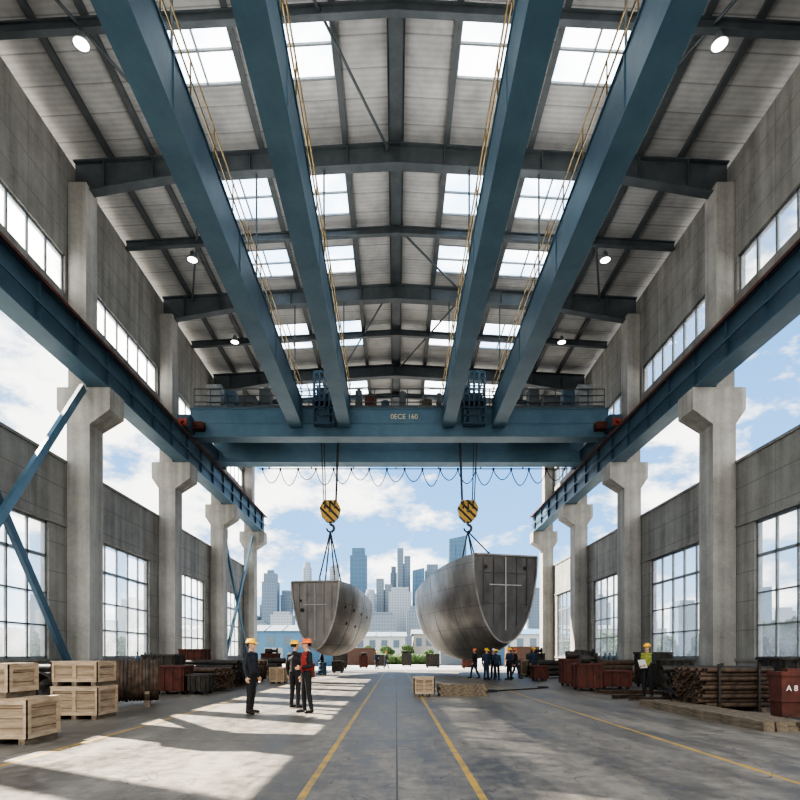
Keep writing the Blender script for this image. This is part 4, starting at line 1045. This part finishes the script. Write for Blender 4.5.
# trees
M['leaf']=noisy('tree_foliage',(.025,.05,.015),(.08,.13,.04),3,.9,0,.4); M['bark']=mat_plain('tree_bark',(.09,.065,.045))
def treemesh(seed):
    rnd=random.Random(seed); a=MB(); a.cyl((0,0,0),(0,0,1.8),.14,.09,8)
    for k in range(5):
        an=k*1.26; a.cyl((0,0,1.4+k*.08),(.8*math.cos(an),.8*math.sin(an),2.4),.06,.02,6)
    tr=a.mesh('trunk',['bark'])
    bm=bmesh.new()
    for k in range(16):
        p=Vector((rnd.uniform(-1,1),rnd.uniform(-1,1),rnd.uniform(1.7,3.6))); p.x*=1.1-(p.z-1.7)*.22; p.y*=1.1-(p.z-1.7)*.22
        bmesh.ops.create_icosphere(bm,subdivisions=3,radius=rnd.uniform(.45,.75),matrix=Matrix.Translation(p))
    for v in bm.verts: v.co+=v.normal*rnd.uniform(-.12,.16)
    me=bpy.data.meshes.new('canopy'); bm.to_mesh(me); bm.free(); me.materials.append(M['leaf']); return tr,me
TM=[treemesh(1),treemesh(2)]; base=[]
for i,(tr,ca) in enumerate(TM):
    e=root('tree',(0,0,0),'leafy green tree outside the hall','tree','trees outside')
    for nm,mm in(('trunk',tr),('foliage',ca)):
        o=bpy.data.objects.new(nm,mm); COL.objects.link(o); o.parent=e
    base.append(e)
pos=[(x,94+random.uniform(-3,6),random.uniform(.5,.8)) for x in (-11.5,-8.2,-4.6,-1.5,1.8,5.5,8.9,12.5,16.2)]
pos+=[(s*random.uniform(23,27),yy,random.uniform(.8,1.1)) for s in(-1,1) for yy in np.arange(24,84,5.0)]
for i,(x,y_,k) in enumerate(pos):
    z=-.02 if (y_>53.6) else -.32
    if i<2: base[i].location=(x,y_,z); base[i].scale=(k,)*3
    else: dup(base[i%2],(x,y_,z),random.uniform(0,6),k)
bm=bmesh.new(); rnd=random.Random(4)
for i in range(24): bmesh.ops.create_icosphere(bm,subdivisions=2,radius=rnd.uniform(.7,1.0),matrix=Matrix.Translation((i*.5-3.6,rnd.uniform(-.3,.3),.7)))
for v in bm.verts: v.co+=v.normal*rnd.uniform(-.08,.12); v.co.z=max(v.co.z,0)
me=bpy.data.meshes.new('hedge'); bm.to_mesh(me); bm.free(); me.materials.append(M['leaf']); o=bpy.data.objects.new('hedge',me); COL.objects.link(o); o.location=(0,86,-.02); o['label']='low clipped green hedge across the yard'; o['category']='hedge'

# ------------------------------------------------------------------ light
su=bpy.data.lights.new('sun','SUN'); su.energy=13.0; su.angle=math.radians(.25); su.color=(1,.92,.80)
so=bpy.data.objects.new('sun',su); COL.objects.link(so)
d=Vector((1,-.55,-1.1)); so.rotation_euler=d.to_track_quat('-Z','Y').to_euler(); so.location=(-40,60,60)

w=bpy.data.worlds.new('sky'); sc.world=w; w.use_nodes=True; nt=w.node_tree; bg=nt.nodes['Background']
tc=N(nt,'ShaderNodeTexCoord'); sp=N(nt,'ShaderNodeSeparateXYZ'); L(nt,tc.outputs['Generated'],sp.inputs[0])
gr=N(nt,'ShaderNodeValToRGB'); e=gr.color_ramp.elements; e[0].position=0; e[0].color=(.46,.63,.79,1); e[1].position=.7; e[1].color=(.08,.22,.50,1)
k=gr.color_ramp.elements.new(.18); k.color=(.19,.38,.65,1)
L(nt,sp.outputs['Z'],gr.inputs['Fac'])
mp=N(nt,'ShaderNodeMapping'); mp.inputs['Scale'].default_value=(1,1,2.0); mp.inputs['Location'].default_value=(.35,.1,.2); L(nt,tc.outputs['Generated'],mp.inputs['Vector'])
n=N(nt,'ShaderNodeTexNoise'); n.inputs['Scale'].default_value=4.6; n.inputs['Detail'].default_value=12; n.inputs['Roughness'].default_value=.58; L(nt,mp.outputs[0],n.inputs['Vector'])
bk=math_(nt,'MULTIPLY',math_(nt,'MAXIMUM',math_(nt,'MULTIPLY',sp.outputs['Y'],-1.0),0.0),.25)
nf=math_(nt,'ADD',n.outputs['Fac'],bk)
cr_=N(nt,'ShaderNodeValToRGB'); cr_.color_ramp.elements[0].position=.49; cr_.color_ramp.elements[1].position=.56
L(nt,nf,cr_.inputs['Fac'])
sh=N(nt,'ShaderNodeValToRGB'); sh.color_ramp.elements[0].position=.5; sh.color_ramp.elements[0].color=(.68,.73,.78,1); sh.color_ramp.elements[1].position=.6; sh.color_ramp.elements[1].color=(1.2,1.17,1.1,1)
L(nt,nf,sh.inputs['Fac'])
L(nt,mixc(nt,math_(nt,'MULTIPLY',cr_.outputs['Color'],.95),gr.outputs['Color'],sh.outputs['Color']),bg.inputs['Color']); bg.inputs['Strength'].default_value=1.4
sc.view_settings.view_transform='AgX'; sc.view_settings.look='AgX - High Contrast'; sc.view_settings.exposure=.72
